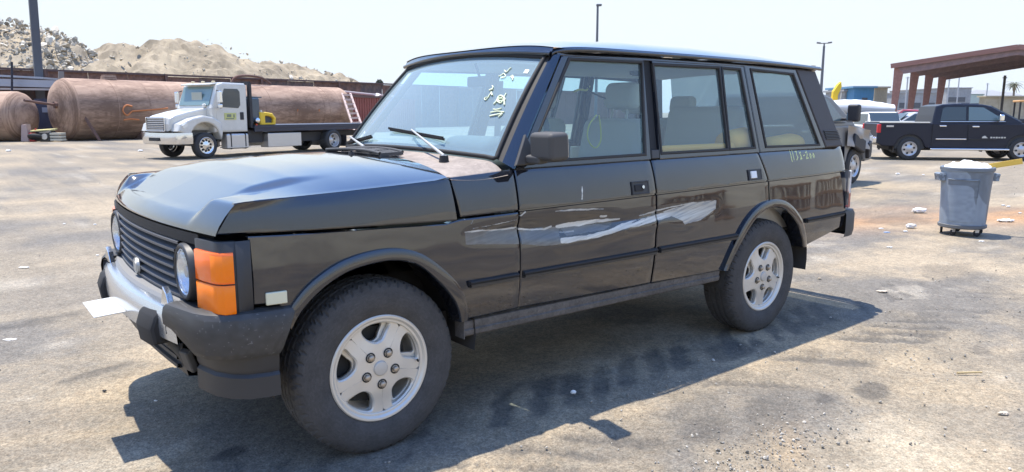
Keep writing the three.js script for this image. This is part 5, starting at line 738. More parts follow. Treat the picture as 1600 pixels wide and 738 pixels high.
  mk('cowling', creased(ringGeo([[-0.34, 0], [0.30, 0], [0.33, 0.22], [0.18, 0.38], [-0.1, 0.42], [-0.34, 0.42]], [[-0.12, 0.07], [0.2, 0.07], [0.22, 0.2], [0.12, 0.27], [0.0, 0.29], [-0.12, 0.29]], 0.7, 0.03), 30), std([0.72, 0.48, 0.03], 0.4), y); mk('engine', box(0.5, 0.3, 0.5, 0, 0.18, 0, 0.03), std([0.05, 0.06, 0.08], 0.6), y); mk('filler_cap', cyl(0.04, 0.05, 0.07, 12, -0.1, 0.45, 0.1), VM.alu, y);
}
// ---- crew-cab pickup (front towards -x, middle of the wheelbase at the origin)
function pickup(name, label, pos, turn, paint, trim, logo) {
  const t = thing(name, label, 'pickup', pos, turn), W = 1.66, fx = s => 1.49 - s, pr = pts => pts.map(([s, y]) => [fx(s), y]).reverse(), b = (pts, w, bev, z = 0) => ext(pr(pts), w, bev).translate(0, 0, z);
  const A = s => arch(s, 0.33, 0.40).reverse().map(q => q).filter(q => q[1] > 0.40);
  mk('body', tumble(b([[-0.90, 1.05], [-0.92, 0.50], [-0.78, 0.42], [-0.45, 0.40], ...arch(0, 0.34, 0.40).filter(q => q[1] > 0.40), [0.45, 0.36], [2.5, 0.34], ...arch(2.98, 0.34, 0.40).filter(q => q[1] > 0.40), [3.45, 0.40], [3.72, 0.42], [3.78, 0.6], [3.76, 0.88], [3.60, 0.98], [2.95, 1.08], [0.5, 1.085], [-0.85, 1.085]], W, 0.035), 0.3, 1.1, 0.03), paint, t);
  const cabP = [[0.56, 1.05], [2.96, 1.05], [2.93, 1.13], [2.12, 1.57], [1.9, 1.62], [1.3, 1.645], [0.85, 1.625], [0.66, 1.57], [0.60, 1.3]], cab = mk('cab', tumble(b(cabP, W - 0.06, 0.04), 1.05, 1.63, 0.15), paint, t), tb = g => tumble(g, 1.05, 1.63, 0.15);
  for (const s of [1, -1]) {
    const z = s * (W / 2 - 0.028), win = (pts, m) => mk('side_window', tb(ext(pr(pts), 0.02, 0.004).translate(0, 0, z)), m, cab);
    win([[0.78, 1.15], [1.46, 1.155], [1.46, 1.545], [0.92, 1.545], [0.84, 1.5]], VM.glass); win([[1.53, 1.155], [2.42, 1.16], [2.40, 1.22], [1.92, 1.53], [1.53, 1.545]], phy([0.10, 0.15, 0.17], 0.04, 0, { ior: 1.6 }));
    mk('waist_trim', tb(ext(pr([[0.78, 1.118], [2.5, 1.125], [2.5, 1.138], [0.78, 1.135]]), 0.02, 0.004).translate(0, 0, z + s * 0.004)), trim, cab);
    const zb = s * (W / 2 + 0.004); for (const [h0, y] of [[0.85, 1.0], [1.72, 0.985]]) mk('door_handle', box(0.19, 0.045, 0.04, fx(h0), y, zb - s * 0.008, 0.015), VM.chrome, t);
    for (const [a, c] of [[0.68, 1.5], [1.56, 2.3]]) mk('side_moulding', box(c - a, 0.035, 0.02, fx((a + c) / 2), 0.625, zb, 0.008), a < 1 ? trim : VM.dark, t);
    mk('door_gap', box(0.012, 0.62, 0.01, fx(1.53), 0.74, zb - s * 0.004), VM.hole, t); mk('door_gap', box(0.012, 0.66, 0.01, fx(0.58), 0.74, zb - s * 0.004), VM.hole, t);
    if (logo) mk('running_board', box(2.1, 0.06, 0.16, fx(1.58), 0.33, s * (W / 2 + 0.02), 0.025), VM.chrome, t);
    const m = mk('mirror', box(0.13, 0.19, 0.15, fx(2.3), 1.235, s * (W / 2 + 0.15), 0.04), VM.chrome, t); mk('mirror_arm', box(0.06, 0.05, 0.16, fx(2.33), 1.19, s * (W / 2 + 0.04), 0.015), VM.dark, m);
    mk('tail_lamp', box(0.10, 0.25, 0.12, fx(-0.87), 0.92, s * (W / 2 - 0.055), 0.02), std([0.55, 0.02, 0.03], 0.2), t); mk('headlight', box(0.2, 0.18, 0.2, fx(3.68), 0.8, s * (W / 2 - 0.11), 0.04), std([0.6, 0.6, 0.6], 0.1, 0.3), t);
    mk('badge', [box(0.2, 0.05, 0.01, fx(-0.58), 0.99, zb - s * 0.003, 0.003)], VM.alu, t); mk('bed_rail', box(1.36, 0.035, 0.09, fx(-0.17), 1.098, s * (W / 2 - 0.06), 0.012), std([0.62, 0.6, 0.52], 0.5), t);
    mk('bumper_corner', box(0.2, 0.2, 0.3, fx(-0.97), 0.58, s * (W / 2 - 0.2), 0.05), VM.chrome, t); mk('mud_flap', box(0.015, 0.22, 0.2, fx(-0.42), 0.34, s * (W / 2 - 0.12), 0), VM.dark, t); mk('mud_flap', box(0.015, 0.26, 0.2, fx(2.54), 0.32, s * (W / 2 - 0.12), 0, [0, 0, 0.3]), VM.dark, t);
    if (logo) mk('door_logo', [ext([[fx(2.06), 0.655], [fx(1.9), 0.655], [fx(1.92), 0.70], [fx(1.98), 0.73]], 0.012, 0.002).translate(0, 0, zb + s * 0.002), ...[0, 1, 2, 3, 4, 5].map(k => box(0.05, 0.045 - 0.008 * (k % 2), 0.012, fx(2.15 + k * 0.07) - 0.0, 0.675, zb + s * 0.002, 0.003))].map(g => g), VM.white, t, 'small white lettering and emblem on the front door');
    for (const x of [fx(0), fx(2.98)]) { roadWheel(t, x, s * (W / 2 - 0.13), 0.335, 0.24, s, { holes: 6, rr2: 0.63 }); mk('wheel_well', ext(arch(x, 0.34, 0.41), 0.4, 0).translate(0, 0, s * (W / 2 - 0.26)), std([0.05, 0.05, 0.05], 0.9), t); }
  }
  mk('rear_bumper', box(0.14, 0.16, 1.3, fx(-0.98), 0.56, 0, 0.04), VM.chrome, t); mk('tow_hitch', box(0.2, 0.06, 0.08, fx(-1.05), 0.38, 0, 0.01), VM.dark, t);
  mk('bed_floor', box(1.36, 0.03, 1.4, fx(-0.17), 1.092, 0), VM.dark, t); mk('windscreen', tb(beam([fx(2.86), 1.165, 0], [fx(2.14), 1.56, 0], 1.4, 0.03, [1, 0, 0]).translate(-0.01, 0.012, 0)), VM.glass, cab); mk('under_side', box(3.9, 0.15, 1.2, 0.05, 0.36, 0), VM.hole, t);
  return t;
}
const blackP = phy([0.016, 0.019, 0.032], 0.3, 0, { ior: 1.35 });
{
  const a = ground(1418, 250), u = V3(0.648, 0, 0.761), mid = a.clone().addScaledVector(u, 1.49), turn = Math.atan2(0.761, -0.648), n = V3(-Math.sin(turn), 0, -Math.cos(turn)); mid.addScaledVector(n, -0.72);
  pickup('crew_cab_pickup', 'black crew-cab pickup with chrome trim and red tail lamp by the steel canopy', [mid.x, 0, mid.z], turn, blackP, VM.chrome, true);
  // silver damaged pickup behind the wagon
  const f = V3(1, 0, -0.08).normalize(), turn2 = Math.atan2(f.z, -f.x), fw = ground(1323, 287), n2 = V3(-Math.sin(turn2), 0, -Math.cos(turn2)), c = fw.clone().addScaledVector(f, -1.49 * 1.06).addScaledVector(n2, -0.70 * 1.06);
  const t = pickup('damaged_pickup', 'grey pickup with a battered front wing, standing right behind the wagon', [c.x, 0, c.z], turn2, phy([0.15, 0.155, 0.16], 0.35, 0, { ior: 1.4 }), VM.dark, false); t.scale.setScalar(1.06);
  mk('torn_liner', [box(0.5, 0.25, 0.08, -1.5, 0.75, -0.86, 0.03, [0.1, 0, 0.3]), box(0.25, 0.3, 0.1, -2.05, 0.62, -0.82, 0.03, [0, 0.2, -0.2])], VM.dark, t); mk('bent_panel', patch((u2, v) => [-1.0 - 1.0 * u2, 0.72 + 0.36 * v - 0.1 * u2, -0.86 - 0.05 * Math.sin(u2 * 9) * Math.cos(v * 5)], 12, 8), phy([0.3, 0.27, 0.235], 0.5, 0.1), t, 'crumpled beige wing panel'); mk('tow_mirror', box(0.14, 0.3, 0.2, 1.49 - 2.3, 1.3, -1.02, 0.04), VM.dark, t, 'tall black towing mirror');
}
// ---- wrecked cars further back: one body plan, different shapes and colours
function wreck(label, px, py, d, turn, paint, { L = 4.1, H = 1.32, hood = 0.3, tail = 0.22, sag = 0, roof = true, y = 0, crush = 0 } = {}) {
  const p = at(px, py, d), t = thing('wrecked_car', label, 'car', [p.x, y, p.z], turn, 'wrecked cars standing in the yard'), W = 1.6, hl = L / 2, yb = 0.80;
  const jit = (g, k) => { const q = g.attributes.position; for (let i = 0; i < q.count; i++) { const x = q.getX(i), yy = q.getY(i), z = q.getZ(i); q.setY(i, yy + crush * k * noise(x * 1.7 + px, yy * 2, z * 1.7) - sag * Math.max(0, -x - 0.5)); q.setX(i, x + crush * 0.6 * noise(yy * 2 + px, z, x)); } g.computeVertexNormals(); return g; };
  const pts = [[-hl, 0.35], [-hl * 0.62 - 0.34, 0.28], ...arch(-hl * 0.62, 0.30, 0.34, 8), [-hl * 0.62 + 0.34, 0.24], [hl * 0.62 - 0.34, 0.24], ...arch(hl * 0.62, 0.30, 0.34, 8), [hl - 0.1, 0.3], [hl, 0.5], [hl - 0.06, yb], [hl * (1 - tail), yb + 0.04], [-hl * hood, yb], [-hl + 0.15, yb - 0.14], [-hl, 0.6]];
  mk('body', jit(ext(pts, W, 0.05), 0.16), paint, t);
  if (roof) {
    const c = [[-hl * hood - 0.1, yb - 0.02], [hl * (1 - tail), yb - 0.02], [hl * (1 - tail) - 0.38, H - 0.04], [hl * 0.2, H], [-0.1, H], [-hl * hood + 0.45, H - 0.05]], cab = mk('cabin', jit(tumble(ext(c, W - 0.1, 0.05), yb, H, 0.2), 0.12), paint, t);
    for (const s of [1, -1]) mk('side_window', jit(tumble(ext([[-hl * hood + 0.16, yb + 0.05], [hl * (1 - tail) - 0.16, yb + 0.05], [hl * (1 - tail) - 0.42, H - 0.1], [-hl * hood + 0.52, H - 0.1]], 0.02, 0.004).translate(0, 0, s * (W / 2 - 0.045)), yb, H, 0.2), 0.12), VM.glass, cab);
    mk('windscreen', beam([-hl * hood - 0.02, yb + 0.05, 0], [-hl * hood + 0.42, H - 0.07, 0], 1.25, 0.03, [1, 0, 0]).translate(-0.02, 0.015, 0), VM.glass, cab);
  }
  for (const s of [1, -1]) { mk('headlight', box(0.1, 0.13, 0.32, -hl + 0.06, 0.58, s * 0.55, 0.03), VM.alu, t); mk('tail_lamp', box(0.06, 0.14, 0.3, hl - 0.03, 0.66, s * 0.58, 0.02), std([0.4, 0.03, 0.03], 0.3), t); for (const x of [-hl * 0.62, hl * 0.62]) roadWheel(t, x, s * (W / 2 - 0.1), 0.3, 0.2, s, { holes: 5 }); }
  mk('front_bumper', box(0.12, 0.2, W * 0.95, -hl - 0.01, 0.38, 0, 0.05), VM.dark, t); mk('grille', box(0.06, 0.12, 0.5, -hl - 0.0, 0.6, 0, 0.02), VM.hole, t);
  return t;
}
const col = (r, g, b) => phy([r, g, b], 0.3, 0, { clearcoat: 0.5, clearcoatRoughness: 0.15 });
const face = (px, off = 0) => -YAW - Math.atan((px - 800) / FPX) + off;   // turn of a thing that lies across the view
wreck('white wrecked car left of the black pickup tail, facing the camera', 1376, 200, 34, face(1376, 1.9), col(0.62, 0.62, 0.6), { L: 4.2, H: 1.42 });
wreck('silver wrecked car with a crushed hood behind the pickup bed', 1420, 196, 40, face(1420, 0.35), col(0.42, 0.43, 0.44), { L: 4.6, H: 1.3, crush: 0.7, y: 0.1 });
wreck('red wrecked car with a crushed roof, left of two red ones', 1412, 190, 52, face(1412, 0.2), col(0.34, 0.03, 0.05), { L: 4.3, H: 1.22, crush: 0.8, y: 0.35 });
wreck('red flattened car wreck beside the third rusty column', 1448, 190, 53, face(1448, -0.3), col(0.38, 0.05, 0.06), { L: 4.0, H: 1.0, crush: 0.9, y: 0.3 });
wreck('pale grey wrecked car half hidden behind the battered pickup mirror', 1338, 195, 44, face(1338, 0.6), col(0.5, 0.52, 0.54), { L: 4.4, H: 1.3, crush: 0.3 });
wreck('dark wrecked car in the shade below the white boat', 1362, 186, 60, face(1362, 0.1), col(0.03, 0.035, 0.04), { L: 4.8, H: 1.4 });
wreck('white low car wreck between the red ones and the white car', 1392, 190, 58, face(1392, 0.1), col(0.6, 0.6, 0.58), { L: 4.5, H: 1.35, crush: 0.4 });
{ // pale boat hull on blocks behind the wrecks
  const p = at(1342, 178, 62), t = thing('covered_boat', 'long white covered boat standing above the wrecked cars', 'boat', [p.x, 0, p.z], face(1342, 0.15)), hull = patch((u, v) => { const x = lerp(-3.6, 2.6, u), w = 1.0 * Math.pow(clamp((x + 3.7) / 2.2), 0.6) * (1 - 0.1 * u), a = Math.PI * (v - 0.5); return [x, 1.7 - Math.cos(a) * 0.75 * (0.8 + 0.2 * u) + 0.25 * (1 - u) ** 2, Math.sin(a) * w]; }, 30, 14);
  mk('hull', hull, std([0.62, 0.63, 0.64], 0.4), t); mk('cover', patch((u, v) => { const x = lerp(-3.6, 2.6, u), w = 1.02 * Math.pow(clamp((x + 3.7) / 2.2), 0.6) * (1 - 0.1 * u), a = Math.PI * (v - 0.5); return [x, 1.7 + Math.cos(a) * (0.25 + 0.45 * Math.sin(u * 3)) + 0.25 * (1 - u) ** 2 + 0.05 * noise(x * 2, v * 4), Math.sin(a) * w]; }, 30, 14), std([0.6, 0.61, 0.62], 0.7), t);
  for (const x of [-1.5, 1.5]) mk('stand', [box(0.3, 1.1, 1.2, x, 0.55, 0, 0.02)], VM.dark, t);
}
// ================================================================ right background: canopy, buildings, poles, hills
{ // rusty steel portal frames under a sheet roof
  const c1 = at(1392, 175, 90), c4 = at(1462, 172, 106), rg = at(1592, 73, 82), t = thing('steel_canopy', 'rust-red open steel canopy with four tapering columns behind the pickup', 'canopy', [c1.x, 0, c1.z]);
  const rel = v => v.clone().sub(V3(c1.x, 0, c1.z)), b = rel(c4.setY(0)).setY(0), bl = b.clone().normalize(), a = rel(rg); a.y = 0; const an = a.clone().normalize(), half = a.length(), eh = 7.05, rh = rg.y, M1 = rust(401, [0.25, 0.125, 0.10], [0.34, 0.175, 0.14]), M2 = rust(411, [0.20, 0.14, 0.14], [0.27, 0.18, 0.175]);
  const step = b.length() / 3, pt = (u, v, y) => an.clone().multiplyScalar(u).addScaledVector(bl, v).setY(y);
  for (let k = 0; k < 4; k++) {
    const prof = [[0, 0], [0.5, 0], [1.0, eh - 1.0], [1.0, eh - 0.9], [0, eh]], mat = new THREE.Matrix4().makeBasis(an, V3(0, 1, 0), V3().crossVectors(an, V3(0, 1, 0))).setPosition(pt(0, k * step, 0));
    mk('column', ext(prof, 0.32, 0.02).applyMatrix4(mat), M1, t); mk('column', ext(prof.map(([x, y]) => [2 * half - x, y]).reverse(), 0.32, 0.02).applyMatrix4(mat), M1, t);
    mk('rafter', ext([[0, eh - 1.15], [1.25, eh - 1.05], [half, rh - 0.9], [2 * half - 1.25, eh - 1.05], [2 * half, eh - 1.15], [2 * half, eh], [half, rh], [0, eh]], 0.3, 0.02).applyMatrix4(mat), M2, t);
  }
  for (const s of [0, 1]) { const e0 = pt(s ? 2 * half + 0.3 : -0.3, -0.4, eh - 0.02), r0 = pt(half, -0.4, rh + 0.08), g = patch((u, v) => { const p = e0.clone().lerp(r0, u).addScaledVector(bl, v * (3 * step + 0.8)); return [p.x, p.y + 0.06, p.z]; }, 2, 2); mk('roof_sheet', g, M2, t); mk('barge_board', beam(e0.clone().setY(e0.y - 0.12), r0.clone().setY(r0.y - 0.12), 0.1, 0.55), M1, t); }
  for (let i = 0; i < 8; i++) for (const s of [0, 1]) { const f = (i + 0.5) / 8, u = s ? 2 * half - f * half : f * half, y = lerp(eh, rh, f) - 0.12; mk('purlin', beam(pt(u, -0.3, y), pt(u, 3 * step + 0.3, y), 0.1, 0.2), M2, t); }
}
function shedBuilding(name, label, px0, px1, pyTop, pyBot, d, depthM, wallM, roofM, wins, cat = 'building') {
  const a = at(px0, pyBot, d), b = at(px1, pyBot, d), top = at(px0, pyTop, d).y, L = a.distanceTo(b), c = a.clone().add(b).multiplyScalar(0.5), t = thing(name, label, cat, [c.x, 0, c.z], -YAW);
  mk('wall', box(L, top, depthM, 0, top / 2, -depthM / 2, 0), wallM, t); mk('roof', box(L + 0.6, 0.25, depthM + 0.6, 0, top + 0.125, -depthM / 2, 0), roofM, t);
  for (const [u, v, w, h] of wins) mk('window', box(w, h, 0.12, u * L, v * top, 0.03, 0), std([0.06, 0.07, 0.09], 0.2), t);
  for (let k = 1; k < 7; k++) mk('wall_panel_joint', box(0.1, top, 0.06, -L / 2 + L * k / 7, top / 2, 0.02), wallM, t);
  return t;
}
const concrete = rust(421, [0.26, 0.27, 0.28], [0.36, 0.37, 0.38]), beige = rust(431, [0.34, 0.29, 0.2], [0.45, 0.39, 0.28]);
shedBuilding('blue_shed', 'blue flat-roofed shed left of the steel canopy', 1333, 1364, 138, 168, 95, 8, std([0.06, 0.22, 0.40], 0.6), std([0.1, 0.25, 0.4], 0.5), [[0.05, 0.55, 0.7, 1.6], [-0.3, 0.5, 0.5, 0.8]]);
shedBuilding('grey_cabin', 'pale grey cabin beside the blue shed', 1319, 1333, 143, 165, 97, 6, concrete, concrete, [[0.1, 0.6, 0.4, 0.5]]);
shedBuilding('beige_container', 'beige box container between the blue shed and the first column', 1366, 1386, 138, 158, 110, 6, beige, beige, []);
shedBuilding('grey_warehouse', 'long low grey warehouse seen between the canopy columns', 1396, 1470, 146, 165, 210, 30, concrete, concrete, [[-0.3, 0.5, 2, 1.5], [0, 0.5, 2, 1.5], [0.3, 0.5, 2, 1.5]]);
shedBuilding('factory_block', 'grey factory block on the horizon right of the canopy columns', 1478, 1516, 138, 166, 260, 40, concrete, concrete, [[-0.25, 0.6, 3, 1.6], [0.1, 0.6, 3, 1.6], [0.3, 0.4, 3, 1.6]]);
shedBuilding('pale_green_hall', 'low pale green hall at the foot of the hill', 1512, 1536, 148, 164, 300, 40, std([0.42, 0.5, 0.46], 0.7), std([0.16, 0.25, 0.24], 0.6), [[0, 0.5, 4, 1.6]]);
shedBuilding('yellow_bank_wall', 'ochre retaining wall beyond the pickup roof', 1540, 1680, 152, 172, 130, 2, beige, beige, [], 'wall');
for (const [px, py, d, h, lab] of [[1500, 116, 250, 0, 'thin grey mast, left of the two behind the factory'], [1484, 124, 250, 0, 'short mast just left of the factory block'], [1544, 130, 260, 0, 'faint pole right of the pale green hall'], [1571, 118, 95, 1, 'dark wooden utility pole left of the palm'], [1419, 120, 200, 0, 'slender crane mast seen between the second and third columns']]) { const p = at(px, py, d); single('utility_pole', [rod([p.x, 0, p.z], [p.x, p.y, p.z], h ? 0.16 : 0.2, 8), box(h ? 0.5 : 1.2, 0.12, 0.15, p.x, p.y - 0.3, p.z, 0, [0, -YAW, 0])], h ? std([0.12, 0.11, 0.11], 0.8) : std([0.4, 0.41, 0.43], 0.8), lab, 'pole'); }
{ // lamp posts
  const lm = std([0.13, 0.14, 0.16], 0.5, 0.4), p = at(1288, 72, 60), t = thing('lamp_post', 'tall lamp post with two heads right of the wagon', 'lamp post', [p.x, 0, p.z], -YAW - 0.4); mk('mast', rod([0, 0, 0], [0, p.y, 0], 0.15, 10, 0.09), lm, t); mk('bracket', box(0.75, 0.07, 0.09, 0, p.y + 0.22, 0, 0.02), lm, t); for (const s of [1, -1]) mk('lamp_head', box(0.32, 0.12, 0.28, s * 0.42, p.y + 0.26, 0, 0.03, [0, 0, s * 0.15]), lm, t); mk('neck', rod([0, p.y, 0], [0, p.y + 0.24, 0], 0.06, 8), lm, t);
  const q = at(934, 10, 58), t2 = thing('lamp_post', 'lamp post with one head rising behind the wagon roof', 'lamp post', [q.x, 0, q.z], -YAW); mk('mast', rod([0, 0, 0], [0, q.y, 0], 0.13, 10, 0.085), lm, t2); mk('lamp_head', box(0.42, 0.16, 0.3, 0.1, q.y + 0.1, 0, 0.04), lm, t2);
}
{ // yellow excavator arm behind the battered pickup
  const p = at(1303, 165, 70), t = thing('excavator', 'yellow excavator arm rising behind the battered pickup', 'excavator', [p.x, 0, p.z], -YAW), Y = std([0.72, 0.50, 0.02], 0.45), h = at(1303, 128, 70).y;
  mk('boom', ext([[-0.35, 1.2], [0.35, 1.2], [0.25, h - 1.3], [0.55, h - 0.5], [0.45, h], [0.2, h - 0.25], [-0.2, h - 0.9]], 0.5, 0.05), Y, t); mk('cab', box(1.6, 1.2, 1.6, 0.3, 1.9, 0, 0.1), Y, t); mk('engine_cover', box(2.6, 0.7, 2, 0.9, 1.35, 0, 0.1), Y, t); for (const z of [-0.9, 0.9]) mk('track', box(3, 0.7, 0.5, 0.4, 0.36, z, 0.3), VM.dark, t); mk('ram', rod([0.3, 1.5, 0.3], [0.5, h - 1, 0.3], 0.07), VM.alu, t);
}
{ // roller with an orange roof at the right edge
  const p = ground(1600, 212), t = thing('forklift', 'dark forklift with an orange roof at the right edge', 'forklift', at(1606, 200, 44).setY(0).toArray(), face(1600, 0.3)); mk('roof', box(1.5, 0.12, 1.2, 0, 2.05, 0, 0.04), std([0.6, 0.33, 0.13], 0.5), t);
  for (const x of [-0.65, 0.65]) for (const z of [-0.5, 0.5]) mk('roof_post', box(0.08, 1.2, 0.08, x, 1.42, z), VM.dark, t); mk('body', box(2.0, 0.7, 1.2, 0, 0.65, 0, 0.1), VM.dark, t); mk('seat', box(0.5, 0.6, 0.5, 0.2, 1.2, 0, 0.08), VM.dark, t); for (const s of [1, -1]) for (const x of [-0.7, 0.7]) roadWheel(t, x, s * 0.55, 0.35, 0.25, s, { holes: 0 });
}
{ // palm
  const p = at(1586, 132, 150), t = thing('palm_tree', 'tall palm with a small ragged crown near the right edge', 'palm', [p.x, 0, p.z]), R = rnd(3); mk('trunk', tube([[0, 0, 0], [0.1, p.y * 0.5, 0], [0, p.y, 0]], 0.2, 8), std([0.2, 0.17, 0.14], 0.9), t);
  const fr = []; for (let i = 0; i < 34; i++) { const a = R() * 6.28, up = R() * 1.6 - 0.5, L = 1.1 + R() * 0.9, pts = []; for (let k = 0; k <= 5; k++) { const q = k / 5; pts.push([Math.cos(a) * L * q, p.y + Math.sin(up) * L * q - 0.9 * q * q * L * 0.7, Math.sin(a) * L * q, 0.18 * (1 - q * 0.8)]); } const g = gridGeo([pts.map(q => [q[0] - Math.sin(a) * q[3], q[1], q[2] + Math.cos(a) * q[3]]), pts.map(q => [q[0], q[1] + 0.05, q[2]]), pts.map(q => [q[0] + Math.sin(a) * q[3], q[1], q[2] - Math.cos(a) * q[3]])]); fr.push(g); }
  mk('crown', fr, std([0.10, 0.11, 0.07], 0.8), t); mk('dead_fronds', [cyl(0.55, 0.2, 1.4, 9, 0, p.y - 0.7, 0)], std([0.2, 0.16, 0.11], 0.9), t);
}
{ // hills far off
  const hm = std([0.20, 0.185, 0.165], 1), ridge = (pxs, d, seed) => { const pts = pxs.map(([px, py]) => at(px, py, d)); const c = new THREE.CatmullRomCurve3(pts); return patch((u, v) => { const p = c.getPointAt(u), q = p.clone().addScaledVector(FWD.clone().setY(0).normalize(), (v - 0.5) * 1800), k = 1 - Math.abs(v - 0.5) * 2; return [q.x, Math.max(-6, (p.y + fbm(u * 14, v * 6, seed, 4) * 50) * Math.pow(k, 0.8)), q.z]; }, 80, 24); };
  setting('hills', merge([ridge([[1395, 168], [1440, 158], [1480, 150], [1530, 139], [1570, 148], [1610, 160], [1660, 158], [1760, 150], [1900, 160]], 5200, 4), ridge([[1100, 172], [1250, 166], [1350, 162], [1420, 168]], 6800, 9)]), hm);
  single('scrubland', patch((u, v) => { const p = at(lerp(1280, 1720, u), 171, lerp(320, 520, v)); return [p.x, v < 0.01 ? -0.2 : 1.2 + 3.2 * v + 2.2 * fbm(u * 60, v * 9, 3, 4), p.z]; }, 160, 12), rust(441, [0.14, 0.11, 0.075], [0.25, 0.2, 0.13]), 'low brown scrubland below the hills', 'scrubland').userData = { kind: 'structure' };
}
// ================================================================ bin, plank, litter
{
  const c = ground(1502, 366), t = thing('trash_can', 'grey round plastic trash can on castors, packed with white rubbish', 'trash can', [c.x, 0, c.z], -0.2), pl = std([1, 1, 1], 0.5, 0, { map: (() => { const a = tnoise(256, 4, 3), b = tnoise(256, 40, 4); return tex(256, 256, (u, v) => { const k = a(u, v) > 0.62 ? 0.12 : 0, q = 0.45 + k + (b(u, v) - 0.5) * 0.06; return [q * 0.91, q * 0.99, q * 1.07]; }); })() });
  t.scale.set(0.94, 1, 0.94);
  const L = pts => creased(new THREE.LatheGeometry(pts.map(q => new THREE.Vector2(...q)), 56), 30);
  mk('tub', L([[0.0, 0.115], [0.232, 0.115], [0.245, 0.13], [0.25, 0.19], [0.262, 0.50], [0.275, 0.70], [0.279, 0.735], [0.289, 0.74], [0.292, 0.755], [0.29, 0.775], [0.284, 0.78], [0.276, 0.77], [0.262, 0.6], [0.24, 0.14]]), pl, t);
  mk('dolly', L([[0.0, 0.085], [0.245, 0.085], [0.262, 0.095], [0.262, 0.125], [0.25, 0.13], [0.0, 0.13]]), std([0.12, 0.125, 0.13], 0.6), t);
  for (let k = 0; k < 5; k++) { const a = k * 1.2566 + 0.5, x = Math.cos(a) * 0.215, z = Math.sin(a) * 0.215, w = mk('castor', cyl(0.038, 0.038, 0.025, 16, x, 0.04, z, [0, 0.7 * k, Math.PI / 2]), VM.hole, t); mk('castor_fork', box(0.03, 0.055, 0.045, x, 0.07, z, 0.006, [0, 0.7 * k, 0]), VM.alu, w); }
  for (const a of [0.72, 0.72 + Math.PI]) { const g = merge([box(0.075, 0.02, 0.14, 0.30, 0.70, 0, 0.008), box(0.02, 0.08, 0.14, 0.332, 0.665, 0, 0.008, [0, 0, -0.2]), box(0.07, 0.075, 0.02, 0.30, 0.66, 0.065, 0.006), box(0.07, 0.075, 0.02, 0.30, 0.66, -0.065, 0.006)]).rotateY(-a + 0.1); mk('grip', g, pl, t); }
  const face2 = Math.atan2(EYE.x - c.x, EYE.z - c.z) + 0.2; mk('raised_panel', patch((u, v) => { const a = face2 + lerp(-0.75, 0.5, u), y = lerp(0.17, 0.64, v), r = lerp(0.25, 0.272, (y - 0.19) / 0.5) + 0.004; return [Math.sin(a) * r, y, Math.cos(a) * r]; }, 16, 6), pl, t);
  mk('panel_rim', tube([...Array.from({ length: 14 }, (_, i) => { const a = face2 + lerp(-0.75, 0.5, i / 13); return [Math.sin(a) * 0.277, 0.645, Math.cos(a) * 0.277]; }), [Math.sin(face2 + 0.5) * 0.268, 0.45, Math.cos(face2 + 0.5) * 0.268]], 0.006, 6), pl, t);
  const rb = single('rubbish_sack', patch((u, v) => { const a = u * 2 * Math.PI, r = 0.245 * Math.sqrt(v) * (1 + 0.05 * noise(Math.cos(a) * 2, Math.sin(a) * 2, 1)); return [c.x + Math.cos(a) * r, 0.85 - 0.10 * v + 0.09 * fbm(Math.cos(a) * r * 7 + 3, Math.sin(a) * r * 7, 4, 3) + (v > 0.98 ? -0.05 : 0), c.z + Math.sin(a) * r]; }, 40, 14), std([0.68, 0.66, 0.63], 0.8), 'crumpled white sack bulging out of the grey trash can', 'sack');
  const p0 = at(1534, 262, 8.45), p1 = at(1598, 252, 8.2); const bb2 = thing('broom', 'yellow broom handle sticking out of the trash can to the right', 'broom', p0.toArray()); const dv = p1.clone().sub(p0); mk('handle', beam([0, 0, 0], dv.toArray(), 0.045, 0.06), std([0.8, 0.5, 0.08], 0.6), bb2); mk('head', beam(dv.clone().multiplyScalar(-0.28).toArray(), [0, 0, 0], 0.07, 0.06), std([0.5, 0.52, 0.55], 0.6), bb2);
}
